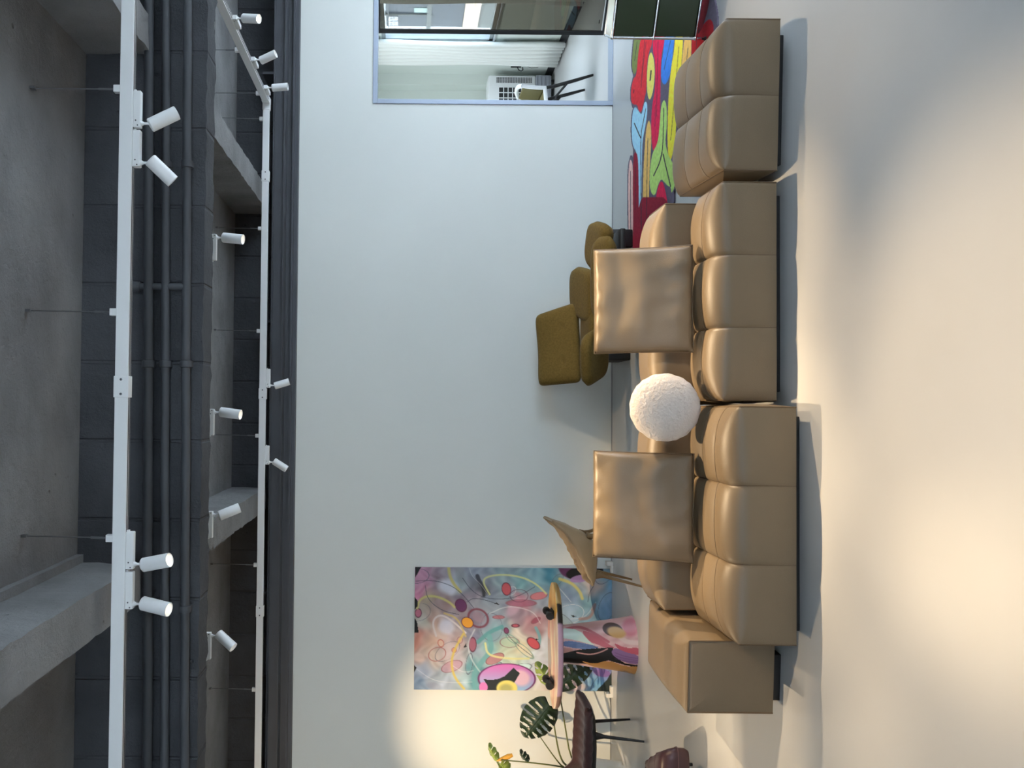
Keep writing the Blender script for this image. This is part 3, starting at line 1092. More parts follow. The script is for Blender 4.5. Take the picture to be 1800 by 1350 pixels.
for y0, y1, lb in ((1205, 1216, 'white stepped foot under the canvas corner by the plant'), (995, 1004, 'white stepped foot under the canvas corner by the tan shell chair')):
    p0, p1 = at(1080, y1, YPT), at(1080, y0, YPT)
    xm = (p0.x + p1.x) / 2
    w = .07
    bm = bmesh.new()
    box2(bm, (xm - w / 2, YW - .09, 0), (xm + w / 2, YW - .002, zb - .001), .003)
    box2(bm, (xm - w / 2, YW - .09, zb - .002), (xm + w / 2, YPT - .008, zb + .05), .003)
    s_ = -1 if y0 > 1100 else 1
    box2(bm, (xm + s_ * w / 2, YW - .085, 0), (xm + s_ * (w / 2 + .04), YW - .004, zb + .09), .003)
    tag(obj('canvas_foot', bm, M['white_block'], smooth=False), lb, 'support block', 'white feet under the canvas')

# ------------------------------------------------------------------ painted table
b0 = onz(1120, 1132, 0)
tc = Vector((at(1100, 1133, b0.y + .17).x, b0.y + .17, 0))
t = thing('painted_table', 'painted table with a board-shaped top carrying black skate wheels', 'table', tc)
dT = tc.y
zt = at(978, 1133, dT - .2).z
rB, rT = .5 * 98 * dT / F_PX * 1.02, .5 * 62 * dT / F_PX
bm = bmesh.new()
nr, nh = 280, 190
lp = []
for k in range(nh + 1):
    f = k / nh
    z = (zt - .03) * f
    r = rB + (rT - rB) * (f ** .8)
    lp.append([(r * math.cos(2 * PI * q / nr), r * .82 * math.sin(2 * PI * q / nr), z) for q in range(nr)])
loft(bm, lp)
ob = obj('pedestal', bm, M['lacquer'], t, angle=60)
P = verts_np(ob) + np.array(tc)
Pm = P.copy()
Pm[:, 1] = np.minimum(P[:, 1], 2 * tc.y - P[:, 1])       # the far half carries the same painting, mirrored
X_, Y_ = pix(Pm)
zx, zy = (X_ - 940) * 5.4, (Y_ - 1010) * 5.4
nz = np.sin(zx / 31 + zy / 17) * np.sin(zy / 23 - zx / 40)
col = np.array([206, 164, 164.]) + nz[:, None] * np.array([9, 12, 12])
strk([(420, 500), (560, 470), (760, 430), (960, 410)], 60, (204, 158, 154))
strk([(300, 515), (420, 490), (540, 540), (700, 640)], 26, (176, 92, 104))
poly([(240, 505), (420, 520), (520, 640), (590, 680), (380, 620), (240, 600)], (196, 216, 206), sm=1)
poly([(430, 520), (560, 560), (700, 660), (770, 700), (690, 705), (600, 665), (520, 640)], (184, 96, 108), sm=2)
strk([(780, 560), (860, 640), (980, 650)], 44, (214, 190, 184))
ell(910, 500, 80, 90, 0, (198, 118, 130), .9, .4)
poly([(740, 640), (860, 700), (1000, 690), (1000, 765), (900, 765), (800, 720)], (178, 78, 94), sm=2)
ell(740, 522, 98, 64, 15, (72, 46, 42))
ell(775, 548, 90, 52, 15, (194, 152, 96), 1, .3)
poly([(240, 690), (380, 705), (330, 750), (240, 750)], (194, 142, 132), sm=1)
poly([(240, 640), (350, 625), (640, 690), (500, 712), (380, 700), (240, 670)], (96, 118, 162), sm=1)
for e_ in (0, 14, 28):
    strk([(270, 645 + e_), (400, 650 + e_), (600, 688 + e_ * .4)], 4, (60, 80, 120), .8)
poly([(240, 755), (420, 712), (740, 690), (760, 780), (860, 845), (1000, 860), (960, 880), (840, 855), (700, 815), (560, 855), (450, 845), (240, 830)], (14, 12, 14))
strk([(400, 740), (520, 762), (620, 740), (690, 705)], 12, (212, 160, 158))
poly([(420, 812), (560, 850), (700, 812), (860, 872), (1000, 872), (1000, 960), (800, 930), (560, 880)], (168, 124, 72), sm=1)
poly([(720, 740), (760, 688), (860, 738), (1000, 768), (1000, 858), (880, 842), (780, 800)], (128, 96, 142), sm=2)
for e_ in (0, 30, 60):
    strk([(760, 740 + e_), (860, 780 + e_ * .7), (1000, 800 + e_ * .6)], 5, (92, 64, 108), .7)
over((zx > 962).astype(float) * 0, (0, 0, 0))
paint(ob, col)

# the top: a pointed board
bm = bmesh.new()
pL, pR = at(978, 1243, dT), at(978, 1025, dT)
HL, HW, TK = (pR.x - pL.x) / 2, .265, .055
nA, nB = 170, 44
loops = []
for k, (s, z) in enumerate([(i / nB, TK) for i in range(0, nB + 1)] + [(1.004, TK * .8), (1.004, TK * .5), (.985, TK * .2), (.95, 0), (.5, 0), (.02, 0)]):
    L = []
    for q in range(nA):
        a = 2 * PI * q / nA
        c_, s_ = math.cos(a), math.sin(a)
        x = HL * math.copysign(abs(c_) ** .92, c_)
        y = HW * math.copysign(abs(s_) ** 1.0, s_) * (1 - .0 * abs(c_))
        L.append((x * max(s, .001), y * max(s, .001), z))
    loops.append(L)
loft(bm, loops)
tp = obj('tabletop', bm, M['lacquer'], t, angle=50)
tp.location = ((pL.x + pR.x) / 2 - tc.x, 0, zt - TK)
tp.rotation_euler = (0, 0, math.radians(3))
P = verts_np(tp)
zx, zy = P[:, 1] / HW, P[:, 0] / HL               # across (near = -1), along (daylight end = +1)
nz = np.sin(zy * 9 + 3 * np.sin(zx * 3)) * np.sin(zx * 7 + zy * 3)
col = np.tile(np.array([236, 208, 184.]), (len(P), 1)) + nz[:, None] * np.array([10, 22, 20])
over((np.abs(zx - .1 * np.sin(zy * 5) + .15) < .12).astype(float) * (zy < .55) * .7, (222, 160, 142))
over(((zx > .45 + .2 * np.sin(zy * 6)) & (zy < .5)).astype(float) * .85, (158, 150, 158))
over(((zx > .5) & (zy > -.9) & (zy < .7) & (np.sin(zy * 8) > .3)).astype(float), (214, 160, 150))
over((zy > .5 + .08 * np.sin(zx * 5)).astype(float), (228, 178, 84))
over(((zy > .5) & (np.abs(zx + .1) < .22)).astype(float) * .6, (240, 206, 130))
rim_m = P[:, 2] < TK * .9
rc = np.where((zy > .72)[:, None], (178, 150, 96), np.where((zy > .42)[:, None], (30, 30, 32), np.where((zy < -.72)[:, None], (128, 104, 96), (176, 146, 168))))
col = np.where(rim_m[:, None], rc, col)
paint(tp, col)
for y0 in (1077, 1198):
    xx = at(962, y0, dT).x - tc.x
    bm = bmesh.new()
    ztop = zt
    box(bm, (xx, -.02, ztop + .008), (.075, .13, .016), .006)
    box(bm, (xx, -.02, ztop + .03), (.035, .06, .04), .008)
    tube(bm, [(xx, -.10, ztop + .045), (xx, .06, ztop + .045)], .012, 12)
    tr = obj('skate_truck', bm, M['black'], t)
    for yy in (-.115, .075):
        bm = bmesh.new()
        lathe(bm, [(.008, -.02), (.03, -.022), (.036, -.014), (.036, .014), (.03, .022), (.008, .02)], (xx, yy, ztop + .045), n=24, axis=(0, 1, 0))
        obj('wheel', bm, M['black'], tr)


# ------------------------------------------------------------------ shell chairs
def lerpt(tab, t):
    for (t0, v0), (t1, v1) in zip(tab[:-1], tab[1:]):
        if t <= t1:
            f = (t - t0) / (t1 - t0)
            f = f * f * (3 - 2 * f) * .5 + f * .5
            return v0 + (v1 - v0) * f
    return tab[-1][1]


def shell_chair(name, label, loc, rz, m_out, m_in, m_leg, w, length, rim, low, pad_t, legs):
    """local +x is the front of the chair; rim and low are height tables from the lip (0) to the top of the back (1)"""
    t = thing(name, label, 'chair', loc, rz, 'shell chairs by the painted table')
    ns, nt = 36, 26
    S = []
    for i in range(ns + 1):
        s = i / ns
        x = length * (.5 - s)
        zr, zc = lerpt(rim, s), lerpt(low, s)
        hw = w / 2 * (1 - .16 * (1 - s) ** 3 - .38 * max(0, s - .6) ** 1.5)
        S.append((x, zc, hw, max(zr, zc + .004)))
    sh = None
    for nm, off, m, thick in (('shell', 0, m_out, .016), ('seat_padding', pad_t * .75, m_in, pad_t)):
        bm = bmesh.new()
        top = []
        for k, (x, zc, hw, zr) in enumerate(S):
            row = []
            for j in range(nt + 1):
                b = 2 * j / nt - 1
                y = hw * math.sin(b * PI / 2) * (1 - off * 1.1)
                z = zc + (zr - zc) * abs(b) ** 2.6 + off * (1 - .7 * abs(b) ** 4)
                x2 = x - (.5 * off if k > ns * .75 else 0)
                row.append(bm.verts.new((x + off * .8 * (1 if s < .5 else 1) if off else x, y, z + (.004 * math.sin(k * 1.6) if off else 0))))
            top.append(row)
        for i in range(ns):
            for j in range(nt):
                bm.faces.new((top[i][j], top[i][j + 1], top[i + 1][j + 1], top[i + 1][j]))
        o = obj(nm, bm, m, t if not sh else sh, angle=60)
        if not sh:
            sh = o
        md = o.modifiers.new('thick', 'SOLIDIFY')
        md.thickness = thick
        md.offset = 0
        if pad_t > .02 and off:
            md.offset = .3
            sb = o.modifiers.new('soft', 'SUBSURF')
            sb.levels = sb.render_levels = 1
    for (xt, xb_) in legs:
        for sy in (1, -1):
            bm = bmesh.new()
            zt_ = lerpt(low, .5 - xt / length) + .01
            a = Vector((xt, sy * w * .30, zt_))
            b = Vector((xt, sy * w * .31, zt_ - .045))
            e = Vector((xb_, sy * (w / 2 - .02), 0))
            tube(bm, [a, b, b.lerp(e, .08), b.lerp(e, .5), e], [.035, .024, .016, .0135, .009], 12)
            obj('leg', bm, m_leg, t)
    return t


yT = 7.72
xl, xb_ = at(1037, 1022, yT).x, at(967, 912, yT).x
shell_chair('shell_chair', 'tan leather shell chair behind the sofa, seen from its side', ((xl + xb_) / 2, yT, 0), math.radians(183), M['tan_shell'], M['tan_inner'], M['bronze'], .50, xb_ - xl,
            [(0, .455), (.25, .53), (.52, .60), (.78, .69), (1, .815)], [(0, .445), (.12, .41), (.4, .395), (.62, .405), (.78, .50), (.9, .64), (1, .80)], .012, ((.2, .29), (-.14, -.27)))
xl = at(1035, 1216, 7.75).x
shell_chair('shell_chair', 'black shell chair with plum velvet seat under the monstera', (xl - .53, 7.76, 0), math.radians(-2), M['black'], M['plum'], M['black'], .52, .86,
            [(0, .455), (.08, .495), (.3, .51), (.78, .52), (.88, .62), (1, .88)], [(0, .44), (.1, .405), (.4, .39), (.78, .40), (.88, .52), (.94, .70), (1, .87)], .07, ((.20, .19), (-.30, -.36)))

# plum pouf / chair at the edge of the picture
p = onz(1211, 1311, .13)
t = thing('pouf', 'dark plum leather pouf with grid stitching at the edge of the photo', 'pouf', (p.x - .30, p.y + .22, 0), math.radians(0))
bm = bmesh.new()
n = 30
zt2, zb2 = .315, .125
taper = lambda v: Vector((v[0] * (1 - .42 * (v[1] / .22 + 1)), v[1] * .8, v[2]))
loops = []
prof = [(.0, zt2 + .012), (.5, zt2 + .010), (.82, zt2 + .004), (.93, zt2 - .012), (1.0, zt2 - .06), (1.03, (zt2 + zb2) / 2), (1.02, zb2 + .03), (.97, zb2), (.5, zb2), (0, zb2)]
for s, z in prof:
    L = []
    for q in range(64):
        a = 2 * PI * q / 64
        k = (abs(math.cos(a)) ** 7 + abs(math.sin(a)) ** 7) ** (-1 / 7)
        L.append(taper((.27 * k * math.cos(a) * max(s, .002), .28 * k * math.sin(a) * max(s, .002), z)))
    loops.append(L)
loft(bm, loops)
pb_ = obj('cushion', bm, M['plum_leather'], t, angle=60)
bm = bmesh.new()
for e in (-.09, .09):
    tube(bm, [taper(v) for v in [(-.275, e, .14), (-.282, e, .2), (-.272, e, .26), (-.25, e, .311), (-.22, e, zt2 + .005), (0, e, zt2 + .012), (.22, e, zt2 + .005), (.25, e, .311), (.272, e, .26), (.282, e, .2), (.275, e, .14)]], .003, 6)
    tube(bm, [taper(v) for v in [(e, -.285, .14), (e, -.292, .2), (e, -.282, .26), (e, -.26, .311), (e, -.22, zt2 + .005), (e, 0, zt2 + .012), (e, .22, zt2 + .005)]], .003, 6)
sqk = lambda a: (abs(math.cos(a)) ** 7 + abs(math.sin(a)) ** 7) ** (-1 / 7)
tube(bm, [taper((.282 * sqk(a) * math.cos(a), .292 * sqk(a) * math.sin(a), .205)) for a in np.linspace(0, 2 * PI, 65)], .003, 6)
obj('stitching', bm, M['plum_seam'], pb_)
for sx in (1, -1):
    for sy in (1, -1):
        bm = bmesh.new()
        tube(bm, [(sx * .1 - .06, sy * .1, .135), (sx * .1 - .06, sy * .1, 0)], [.016, .012], 12)
        obj('leg', bm, M['black'], t)

# ------------------------------------------------------------------ olive armchair and its footstool
GA = 'olive lounge seats'
RZ0 = .013


def lounge(name, label, cat, loc, pads, bases, group):
    """padded panels given by their corners (photo x, y and depth), kept in the local frame of the thing"""
    t = thing(name, label, cat, loc, 0, group)
    L = Vector(loc)
    for nm, cs, th, kw in pads:
        bm = bmesh.new()
        cs = [at(*c) - L for c in cs]
        mid = sum(cs, Vector()) / 4
        pad(bm, [mid + (c - mid) * (1.07 if nm == 'backrest' else 1.17) for c in cs], th, **kw)
        obj(nm, bm, M['olive'], t, angle=75)
    bm = bmesh.new()
    for lo, hi in bases:
        box2(bm, Vector(lo) - L, Vector(hi) - L, .012)
    obj('base', bm, M['black'], t)
    return t


pA_, pB_ = at(1060, 637, 8.45), at(1087, 590, 8.45)
lounge('armchair', 'olive winged armchair with two-button backrest against the grey wall', 'armchair', (.75, 8.05, 0),
       [('seat', [(1056, 690 - 60, 8.05), (1053, 540, 8.1), (1035, 510, 8.4), (1032, 640, 8.4)], .16, dict(sq=6, bulge=.02)),
        ('wing_arm', [(1062, 655, 7.9), (1062, 575, 7.85), (1026, 596, 7.62), (1029, 677, 7.68)], .115, dict(sq=3.6)),
        ('wing_arm', [(1047, 570, 8.1), (1010, 548, 8.52), (1009, 473, 8.5), (1046, 482, 8.15)], .13, dict(sq=3.4)),
        ('backrest', [(1020, 668, 8.3), (1014, 535, 8.42), (944, 559, 8.58), (950, 675, 8.5)], .11,
         dict(sq=11, bulge=.012, n=40, dimples=((.26, .36, .022, .05), (.72, .36, .022, .05)), fn=lambda u, v, nr: nr * (.02 * math.cos(PI * u * 2) * v)))],
       [((pA_.x, 8.0, 0), (pA_.x + .16, 8.45, .26)), ((pA_.x + .5, 8.0, 0), (pA_.x + .66, 8.45, .26)), ((pA_.x + .05, 8.15, .14), (pA_.x + .6, 8.3, .25))], GA)
pA_ = onz(1112, 436, 0)
lounge('footstool', 'olive winged footstool on a black base at the edge of the rug', 'footstool', (1.35, 7.7, RZ0),
       [('seat', [(1079, 425, 7.27), (1079, 560, 7.3), (1046, 556, 7.52), (1046, 428, 7.5)], .12, dict(sq=4, bulge=.01)),
        ('wing_arm', [(1052, 478, 7.7), (1035, 455, 7.86), (1042, 392, 7.82), (1074, 402, 7.46)], .13, dict(sq=3.4))],
       [((pA_.x, pA_.y - .06, RZ0), (pA_.x + .165, pA_.y + .16, .235)), ((pA_.x - .5, pA_.y - .55, 0), (pA_.x - .34, pA_.y - .33, .235)), ((pA_.x - .45, pA_.y - .42, .17), (pA_.x + .1, pA_.y - .02, .22))], GA)

# ------------------------------------------------------------------ monstera
YM = 8.15


def leaf(bm, base, tip, width, fingers=6, curl=.06, nrm=None, slit=.5):
    """a heart-shaped leaf with slots between its side veins: one curved sheet, slots left open"""
    base, tip = Vector(base), Vector(tip)
    ax = tip - base
    L = ax.length
    ax.normalize()
    nrm = Vector(nrm or (0, -1, .25)).normalized()
    sd = ax.cross(nrm).normalized()
    nrm = sd.cross(ax).normalized()
    NS, NF = 64, 18

    def pt(s, f, side):
        wd = width * (max(0, math.sin(PI * min(1, s ** .8 * .93 + .07))) ** .6)
        sp = (.22 - .42 * (1 - s) ** 2) * f ** 1.3 * width / L * 1.2      # veins sweep forward, the base lobes back
        o = wd * f
        return base + ax * ((s + sp * (1 - s * .6)) * L) + sd * (side * o) + nrm * (-curl * f * f * 1.6 - curl * .9 * s * s + .012 * math.sin(s * fingers * 2 * PI) * f)

    for side in (-1, 1):
        g = {}
        for i in range(NS + 1):
            for j in range(NF + 1):
                s, f = i / NS, j / NF
                ph = (s * fingers + (.25 if side > 0 else 0)) % 1
                g[i, j] = (s, f, ph)
        V = {}
        def vert(i, j):
            if (i, j) not in V:
                V[i, j] = bm.verts.new(pt(i / NS, j / NF, side))
            return V[i, j]
        for i in range(NS):
            for j in range(NF):
                s, f = (i + .5) / NS, (j + .5) / NF
                ph = abs((s * fingers + (.25 if side > 0 else 0)) % 1 - .5)
                k = int(s * fingers + (.25 if side > 0 else 0))
                opens = (k % 3) != 1
                lim = 1.1 if opens else .84
                hw = .30 * slit * math.sin(PI * min(1, max(0, (f - .22) / (lim - .22)))) ** .5 if .22 < f < lim else 0
                if opens and f > .8:
                    hw = .30 * slit * .75
                if .1 < s < .94 and ph < hw:
                    continue
                bm.faces.new((vert(i, j), vert(i + 1, j), vert(i + 1, j + 1), vert(i, j + 1)))
    rib = [(pt(max(s, 0), 0, 1) + nrm * .001) for s in np.linspace(0, 1, 6)]
    tube(bm, rib, [.005, .004, .0035, .003, .002, .001], 6)


def seg_leaf(name, parent, base, tip, width, m, fingers=6, curl=.06, nrm=None, slit=.5, label=None):
    bm = bmesh.new()
    leaf(bm, base, tip, width, fingers, curl, nrm, slit)
    o = obj(name, bm, m, parent, angle=70, label=label)
    md = o.modifiers.new('thick', 'SOLIDIFY')
    md.thickness = .0022
    return o


root = Vector((at(1050, 1375, YM).x, YM + .12, 0))
t = thing('monstera_plant', 'monstera plant leaning in beside the painting in a white pot', 'plant', root)
q = lambda x, y, dy=0: at(x, y, YM + dy) - root
pot_top = .30
bm = bmesh.new()
lathe(bm, [(.001, 0), (.135, 0), (.14, .01), (.17, pot_top - .01), (.172, pot_top), (.16, pot_top), (.155, pot_top - .04), (.001, pot_top - .04)], n=40, cap=False)
obj('pot', bm, M['white_block'], t)
bm = bmesh.new()
lathe(bm, [(.001, pot_top - .045), (.156, pot_top - .045), (.15, pot_top - .03), (.001, pot_top - .025)], n=30, cap=False)
obj('soil', bm, mat('soil', (52, 40, 32), .95, bump=.6, bscale=40), t)
S0 = Vector((0, 0, pot_top - .03))
def stem(pts, r0, r1):
    bm = bmesh.new()
    pl = smooth_line([tuple(p) for p in [(a.x, a.z) for a in pts]], 2)
    # smooth in 3-D
    P3 = [Vector(p) for p in pts]
    for _ in range(2):
        qn = [P3[0]]
        for a, b in zip(P3[:-1], P3[1:]):
            qn += [a.lerp(b, .25), a.lerp(b, .75)]
        P3 = qn + [P3[-1]]
    tube(bm, P3, [r0 + (r1 - r0) * i / (len(P3) - 1) for i in range(len(P3))], 8)
    return obj('stem', bm, M['stem'], t)
stem([S0, q(1000, 1350), q(985, 1335), q(976, 1290), q(971, 1248, -.02)], .011, .006)
stem([S0, q(992, 1352), q(975, 1332), q(950, 1296, -.05)], .009, .004)
stem([S0, q(1000, 1352), q(985, 1347), q(930, 1340), q(880, 1336, -.03)], .010, .005)
stem([S0, q(1005, 1345, .05), q(992, 1270, .08), q(985, 1225, .1), q(980, 1202, .1)], .009, .005)
stem([S0 + Vector((0, -.03, 0)), q(900, 1370), q(880, 1352), q(873, 1338)], .008, .005)
seg_leaf('leaf', t, q(966, 1240, -.05), q(924, 1296, -.1), .16, M['leaf'], 7, .05, (-.1, -1, .3), .7)
seg_leaf('leaf', t, q(978, 1206, .1), q(1044, 1166, .1), .11, M['leaf'], 6, .04, (0, -1, .5), .6)
seg_leaf('leaf', t, q(972, 1208, .1), q(945, 1172, .08), .075, M['leaf_young'], 4, .04, (0, -1, .1), .4, 'pale young leaf')
seg_leaf('leaf', t, q(873, 1338), q(858, 1314), .04, M['leaf_young'], 3, .03, (0, -1, .3), .2, 'pale young leaf')
seg_leaf('leaf', t, q(880, 1342), q(893, 1360), .06, M['leaf_young'], 3, .03, (0, -1, .3), .2, 'pale young leaf')
seg_leaf('leaf', t, q(928, 1340), q(914, 1326), .035, M['leaf'], 3, .03, (0, -1, .3), .2)
bm = bmesh.new()
a, b = q(872, 1338), q(901, 1327)
tube(bm, [a, a.lerp(b, .35), a.lerp(b, .75), b], [.004, .018, .024, .015], 10)
obj('leaf', bm, M['leaf_yellow'], t, label='rolled yellow leaf')

# ------------------------------------------------------------------ rug
RZ = .012
GRX0, GRX1, GRY0, GRY1 = 1.28, 3.75, 5.45, 8.25
nx_, ny_ = 420, 300
xs = np.linspace(GRX0, GRX1, nx_)
ys = np.linspace(GRY0, GRY1, ny_)
XX, YY = np.meshgrid(xs, ys)
Pg = np.stack([XX.ravel(), YY.ravel(), np.full(XX.size, RZ)], 1)


def s9(ox, oy, pts):
    return [(ox + a / 9, oy + b / 9) for a, b in pts]


RUG = []   # (polygon in photo coordinates, colour)
z2 = lambda *p: s9(1060, 0, p)
z3 = lambda *p: s9(1080, 60, p)
z4 = lambda *p: s9(1080, 180, p)
olive_g, red, pink, yel, blue, amber, sky, lime, peach, wine, dred = (128, 138, 84), (224, 62, 70), (222, 48, 86), (246, 222, 74), (72, 136, 226), (232, 190, 112), (168, 214, 236), (186, 218, 124), (232, 190, 182), (150, 44, 62), (150, 22, 34)
RUG += [(z2((455, 1000), (470, 800), (500, 500), (640, 500), (600, 620), (545, 1080), (495, 1195), (465, 1120)), olive_g),
        (z3((375, 300), (430, 0), (600, 0), (600, 160), (545, 280), (515, 480), (505, 900), (480, 1000), (430, 1235), (390, 1230), (360, 1110), (300, 1120), (262, 1060), (262, 860), (300, 700), (350, 660)), red),
        (z3((610, 0), (790, 0), (790, 140), (745, 320), (730, 620), (725, 1350), (700, 1600), (680, 1850), (640, 1890), (590, 1780), (580, 1350), (600, 1100), (640, 900), (650, 620), (640, 380), (605, 280)), pink),
        (z3((590, 280), (630, 420), (640, 640), (615, 900), (560, 1065), (520, 960), (510, 700), (530, 420), (560, 300)), (240, 222, 116)),
        (z3((800, 0), (950, 0), (945, 150), (910, 450), (870, 700), (790, 825), (735, 720), (740, 480), (770, 300)), blue),
        (z3((965, 0), (1085, 0), (1085, 150), (1060, 500), (1000, 1000), (975, 1500), (960, 1700), (900, 1990), (870, 2005), (840, 1850), (840, 1350), (860, 900), (900, 500), (940, 300)), yel),
        (z3((1110, 0), (1215, 0), (1220, 160), (1205, 500), (1100, 900), (1000, 1200), (1010, 900), (1050, 600), (1080, 350)), amber),
        (z3((1225, 0), (1500, 0), (1700, 150), (1500, 500), (1300, 700), (1210, 700), (1220, 300)), (176, 40, 48)),
        (z2((1500, 520), (1700, 240), (1780, 520), (1500, 1100), (1400, 1200), (1400, 660)), (178, 38, 46)),
        (z2((1520, -200), (1640, -100), (1560, 500), (1460, 560)), (70, 18, 26)),
        (z2((1580, -300), (1720, -200), (1640, 250), (1500, 620)), (112, 16, 30)),
        # pale blue branching shape
        (z4((330, 60), (380, 130), (430, 200), (450, 100), (480, -20), (520, 0), (520, 200), (470, 480), (440, 640), (430, 1350), (425, 2200), (385, 2200), (385, 1100), (350, 780), (290, 700), (270, 500), (275, 280), (295, 120)), sky),
        (z4((545, 255), (580, 380), (585, 600), (570, 850), (550, 1200), (545, 2100), (440, 2100), (455, 1100), (480, 700), (500, 420)), amber),
        # lime branching shape
        (z4((790, -60), (830, 60), (830, 400), (800, 620), (850, 840), (930, 960), (960, 1200), (950, 1350), (900, 1450), (890, 1330), (850, 1330), (780, 1250), (740, 1210), (690, 1300), (640, 1500), (560, 1400), (555, 1100), (600, 790), (690, 640), (720, 300), (740, 40)), lime),
        (z4((740, 1235), (790, 1300), (860, 1700), (700, 1900), (640, 1600), (690, 1320)), pink),
        (z4((330, 770), (375, 850), (385, 1350), (385, 2200), (280, 2500), (290, 1300), (300, 850)), wine),
        (z4((255, 880), (295, 1000), (290, 1400), (300, 2000), (270, 2350), (225, 2200), (215, 1400), (225, 1000)), peach),
        (z4((385, 1500), (560, 1500), (900, 1500), (900, 2600), (200, 2600), (240, 2450), (330, 2400)), wine)]
LINES = [(z2((540, 660), (500, 960)), 4), (z2((680, 660), (640, 1000), (600, 1350)), 3), (z3((480, 100), (430, 700), (420, 850)), 3), (z3((690, 120), (680, 560), (665, 1300)), 3), (z3((580, 580), (565, 730)), 12),
         (z3((890, 100), (785, 560)), 4), (z3((1020, 200), (960, 900), (890, 1680)), 4), (z3((1165, 220), (1120, 620)), 5), (z3((1300, 60), (1290, 420)), 4), (z3((1410, 60), (1400, 300)), 4),
         (z4((495, 100), (450, 350), (415, 500), (420, 1350), (425, 2000)), 6), (z4((315, 330), (370, 460), (415, 560)), 9), (z4((530, 570), (510, 1300), (510, 1900)), 5),
         (z4((780, 90), (770, 640), (745, 850)), 7), (z4((755, 780), (720, 950), (620, 1160)), 10), (z4((770, 820), (830, 1080), (890, 1330)), 10), (z4((650, 40), (640, 380)), 3),
         (z4((255, 1090), (255, 1800), (262, 2150)), 5), (z4((335, 1020), (330, 1700)), 4), (z3((310, 880), (300, 930)), 6)]
SS = [(-.25, -.25), (.25, -.25), (-.25, .25), (.25, .25)]
dxs, dys = (GRX1 - GRX0) / nx_, (GRY1 - GRY0) / ny_
tot = np.zeros((len(Pg), 3))
polys = [(smooth_poly(pl, 2), c) for pl, c in RUG]
for ox, oy in SS:
    Q = Pg + np.array([ox * dxs, oy * dys, 0])
    X_, Y_ = pix(Q)
    c = np.tile(np.array([104, 96, 112.]), (len(Q), 1))
    for pl, rgb in polys:
        m_ = inside(pl, X_, Y_)
        c[m_] = rgb
    for pl, w_ in LINES:
        d_ = dist_line(smooth_line(pl, 2), X_, Y_)
        c[d_ < w_ / 9 / 2 * 1.6] = (62, 58, 66)
    tot += c
tot /= 4
grain = np.array([mnoise.noise(Vector((p[0] * 40, p[1] * 25, 0))) for p in Pg[::1]])
tot *= 1.08 * (1 + .07 * grain)[:, None]
# outline of the rug: union of the shapes, slightly fattened
X_, Y_ = pix(Pg)
keep = np.zeros(len(Pg), bool)
for ox, oy in ((0, 0), (1.2, 0), (-1.2, 0), (0, 4), (0, -4), (0, 8), (0, -8), (2, 0)):
    for pl, rgb in polys:
        keep |= inside(pl, X_ + ox, Y_ + oy)
# fill the inside gaps between shapes
big = smooth_poly(s9(1080, 180, [(290, 700), (285, 100), (330, -700), (420, -1500), (900, -2100), (1500, -2100), (1700, -1000), (1300, -500), (960, 500), (955, 1300), (900, 2400), (300, 2400), (300, 1300)]), 2)
keep |= inside(big, X_, Y_)
# hidden part of the rug under the cabinet simply carries on
keep |= (Pg[:, 0] > 2.45) & (Pg[:, 1] < 7.0) & (Pg[:, 1] > 5.95) & (Pg[:, 0] < 3.6)
K = keep.reshape(ny_, nx_)
bm = bmesh.new()
vid = {}
idx = []
for j in range(ny_ - 1):
    for i in range(nx_ - 1):
        if K[j, i] and K[j, i + 1] and K[j + 1, i] and K[j + 1, i + 1]:
            f = []
            for (a, b) in ((j, i), (j, i + 1), (j + 1, i + 1), (j + 1, i)):
                k_ = a * nx_ + b
                if k_ not in vid:
                    vid[k_] = bm.verts.new(Pg[k_])
                    idx.append(k_)
                f.append(vid[k_])
            bm.faces.new(f)
o = obj('rug', bm, M['rug'], smooth=False)
paint(o, tot[idx])
md = o.modifiers.new('pile', 'SOLIDIFY')
md.thickness = RZ - .001
md.offset = -1
tag(o, 'multicoloured rug of rounded flowing shapes lying between sofa and wall', 'rug')

# ------------------------------------------------------------------ green cabinet with chrome tubes
cf = onz(1238, 68, 0)
cf = at(1232, 68, 5.95)
A0 = Vector((cf.x, 5.95, RZ + .004))
ang = math.radians(-29)
t = thing('cabinet', 'low dark green two-tier cabinet framed in chrome tubes standing on the rug', 'cabinet', A0, ang)
cw, cd, ch = .75, .22, .665
zl = [.075, .37, ch - .005]
for k in range(2):
    for i in range(1):
        bm = bmesh.new()
        box2(bm, (.012, -.006, zl[k] + .012), (cw - .012, .012, zl[k + 1] - .012), .003)
        p_ = obj('door', bm, M['green_panel'], t, smooth=False)
bm = bmesh.new()
box2(bm, (.01, .012, zl[0]), (.018, cd, zl[2]))
box2(bm, (cw - .018, .012, zl[0]), (cw - .01, cd, zl[2]))
box2(bm, (.01, cd - .008, zl[0]), (cw - .01, cd, zl[2]))
for z in zl[:2]:
    box2(bm, (.01, .01, z - .004), (cw - .01, cd, z + .004))
obj('side_panel', bm, M['green_panel'], t, smooth=False)
bm = bmesh.new()
box2(bm, (.008, .006, zl[2] - .004), (cw - .008, cd - .004, zl[2] + .006), .002)
obj('top_panel', bm, mat('pale_green_glass', (214, 226, 216), .15), t, smooth=False, label='pale glass top')
bm = bmesh.new()
for z in zl:
    for y in (0, cd):
        tube(bm, [(0, y, z), (cw, y, z)], .0095, 12)
    for x in (0, cw):
        tube(bm, [(x, 0, z), (x, cd, z)], .0095, 12)
for x in (0, cw):
    for y in (0, cd):
        tube(bm, [(x, y, .03), (x, y, zl[2])], .0095, 12)
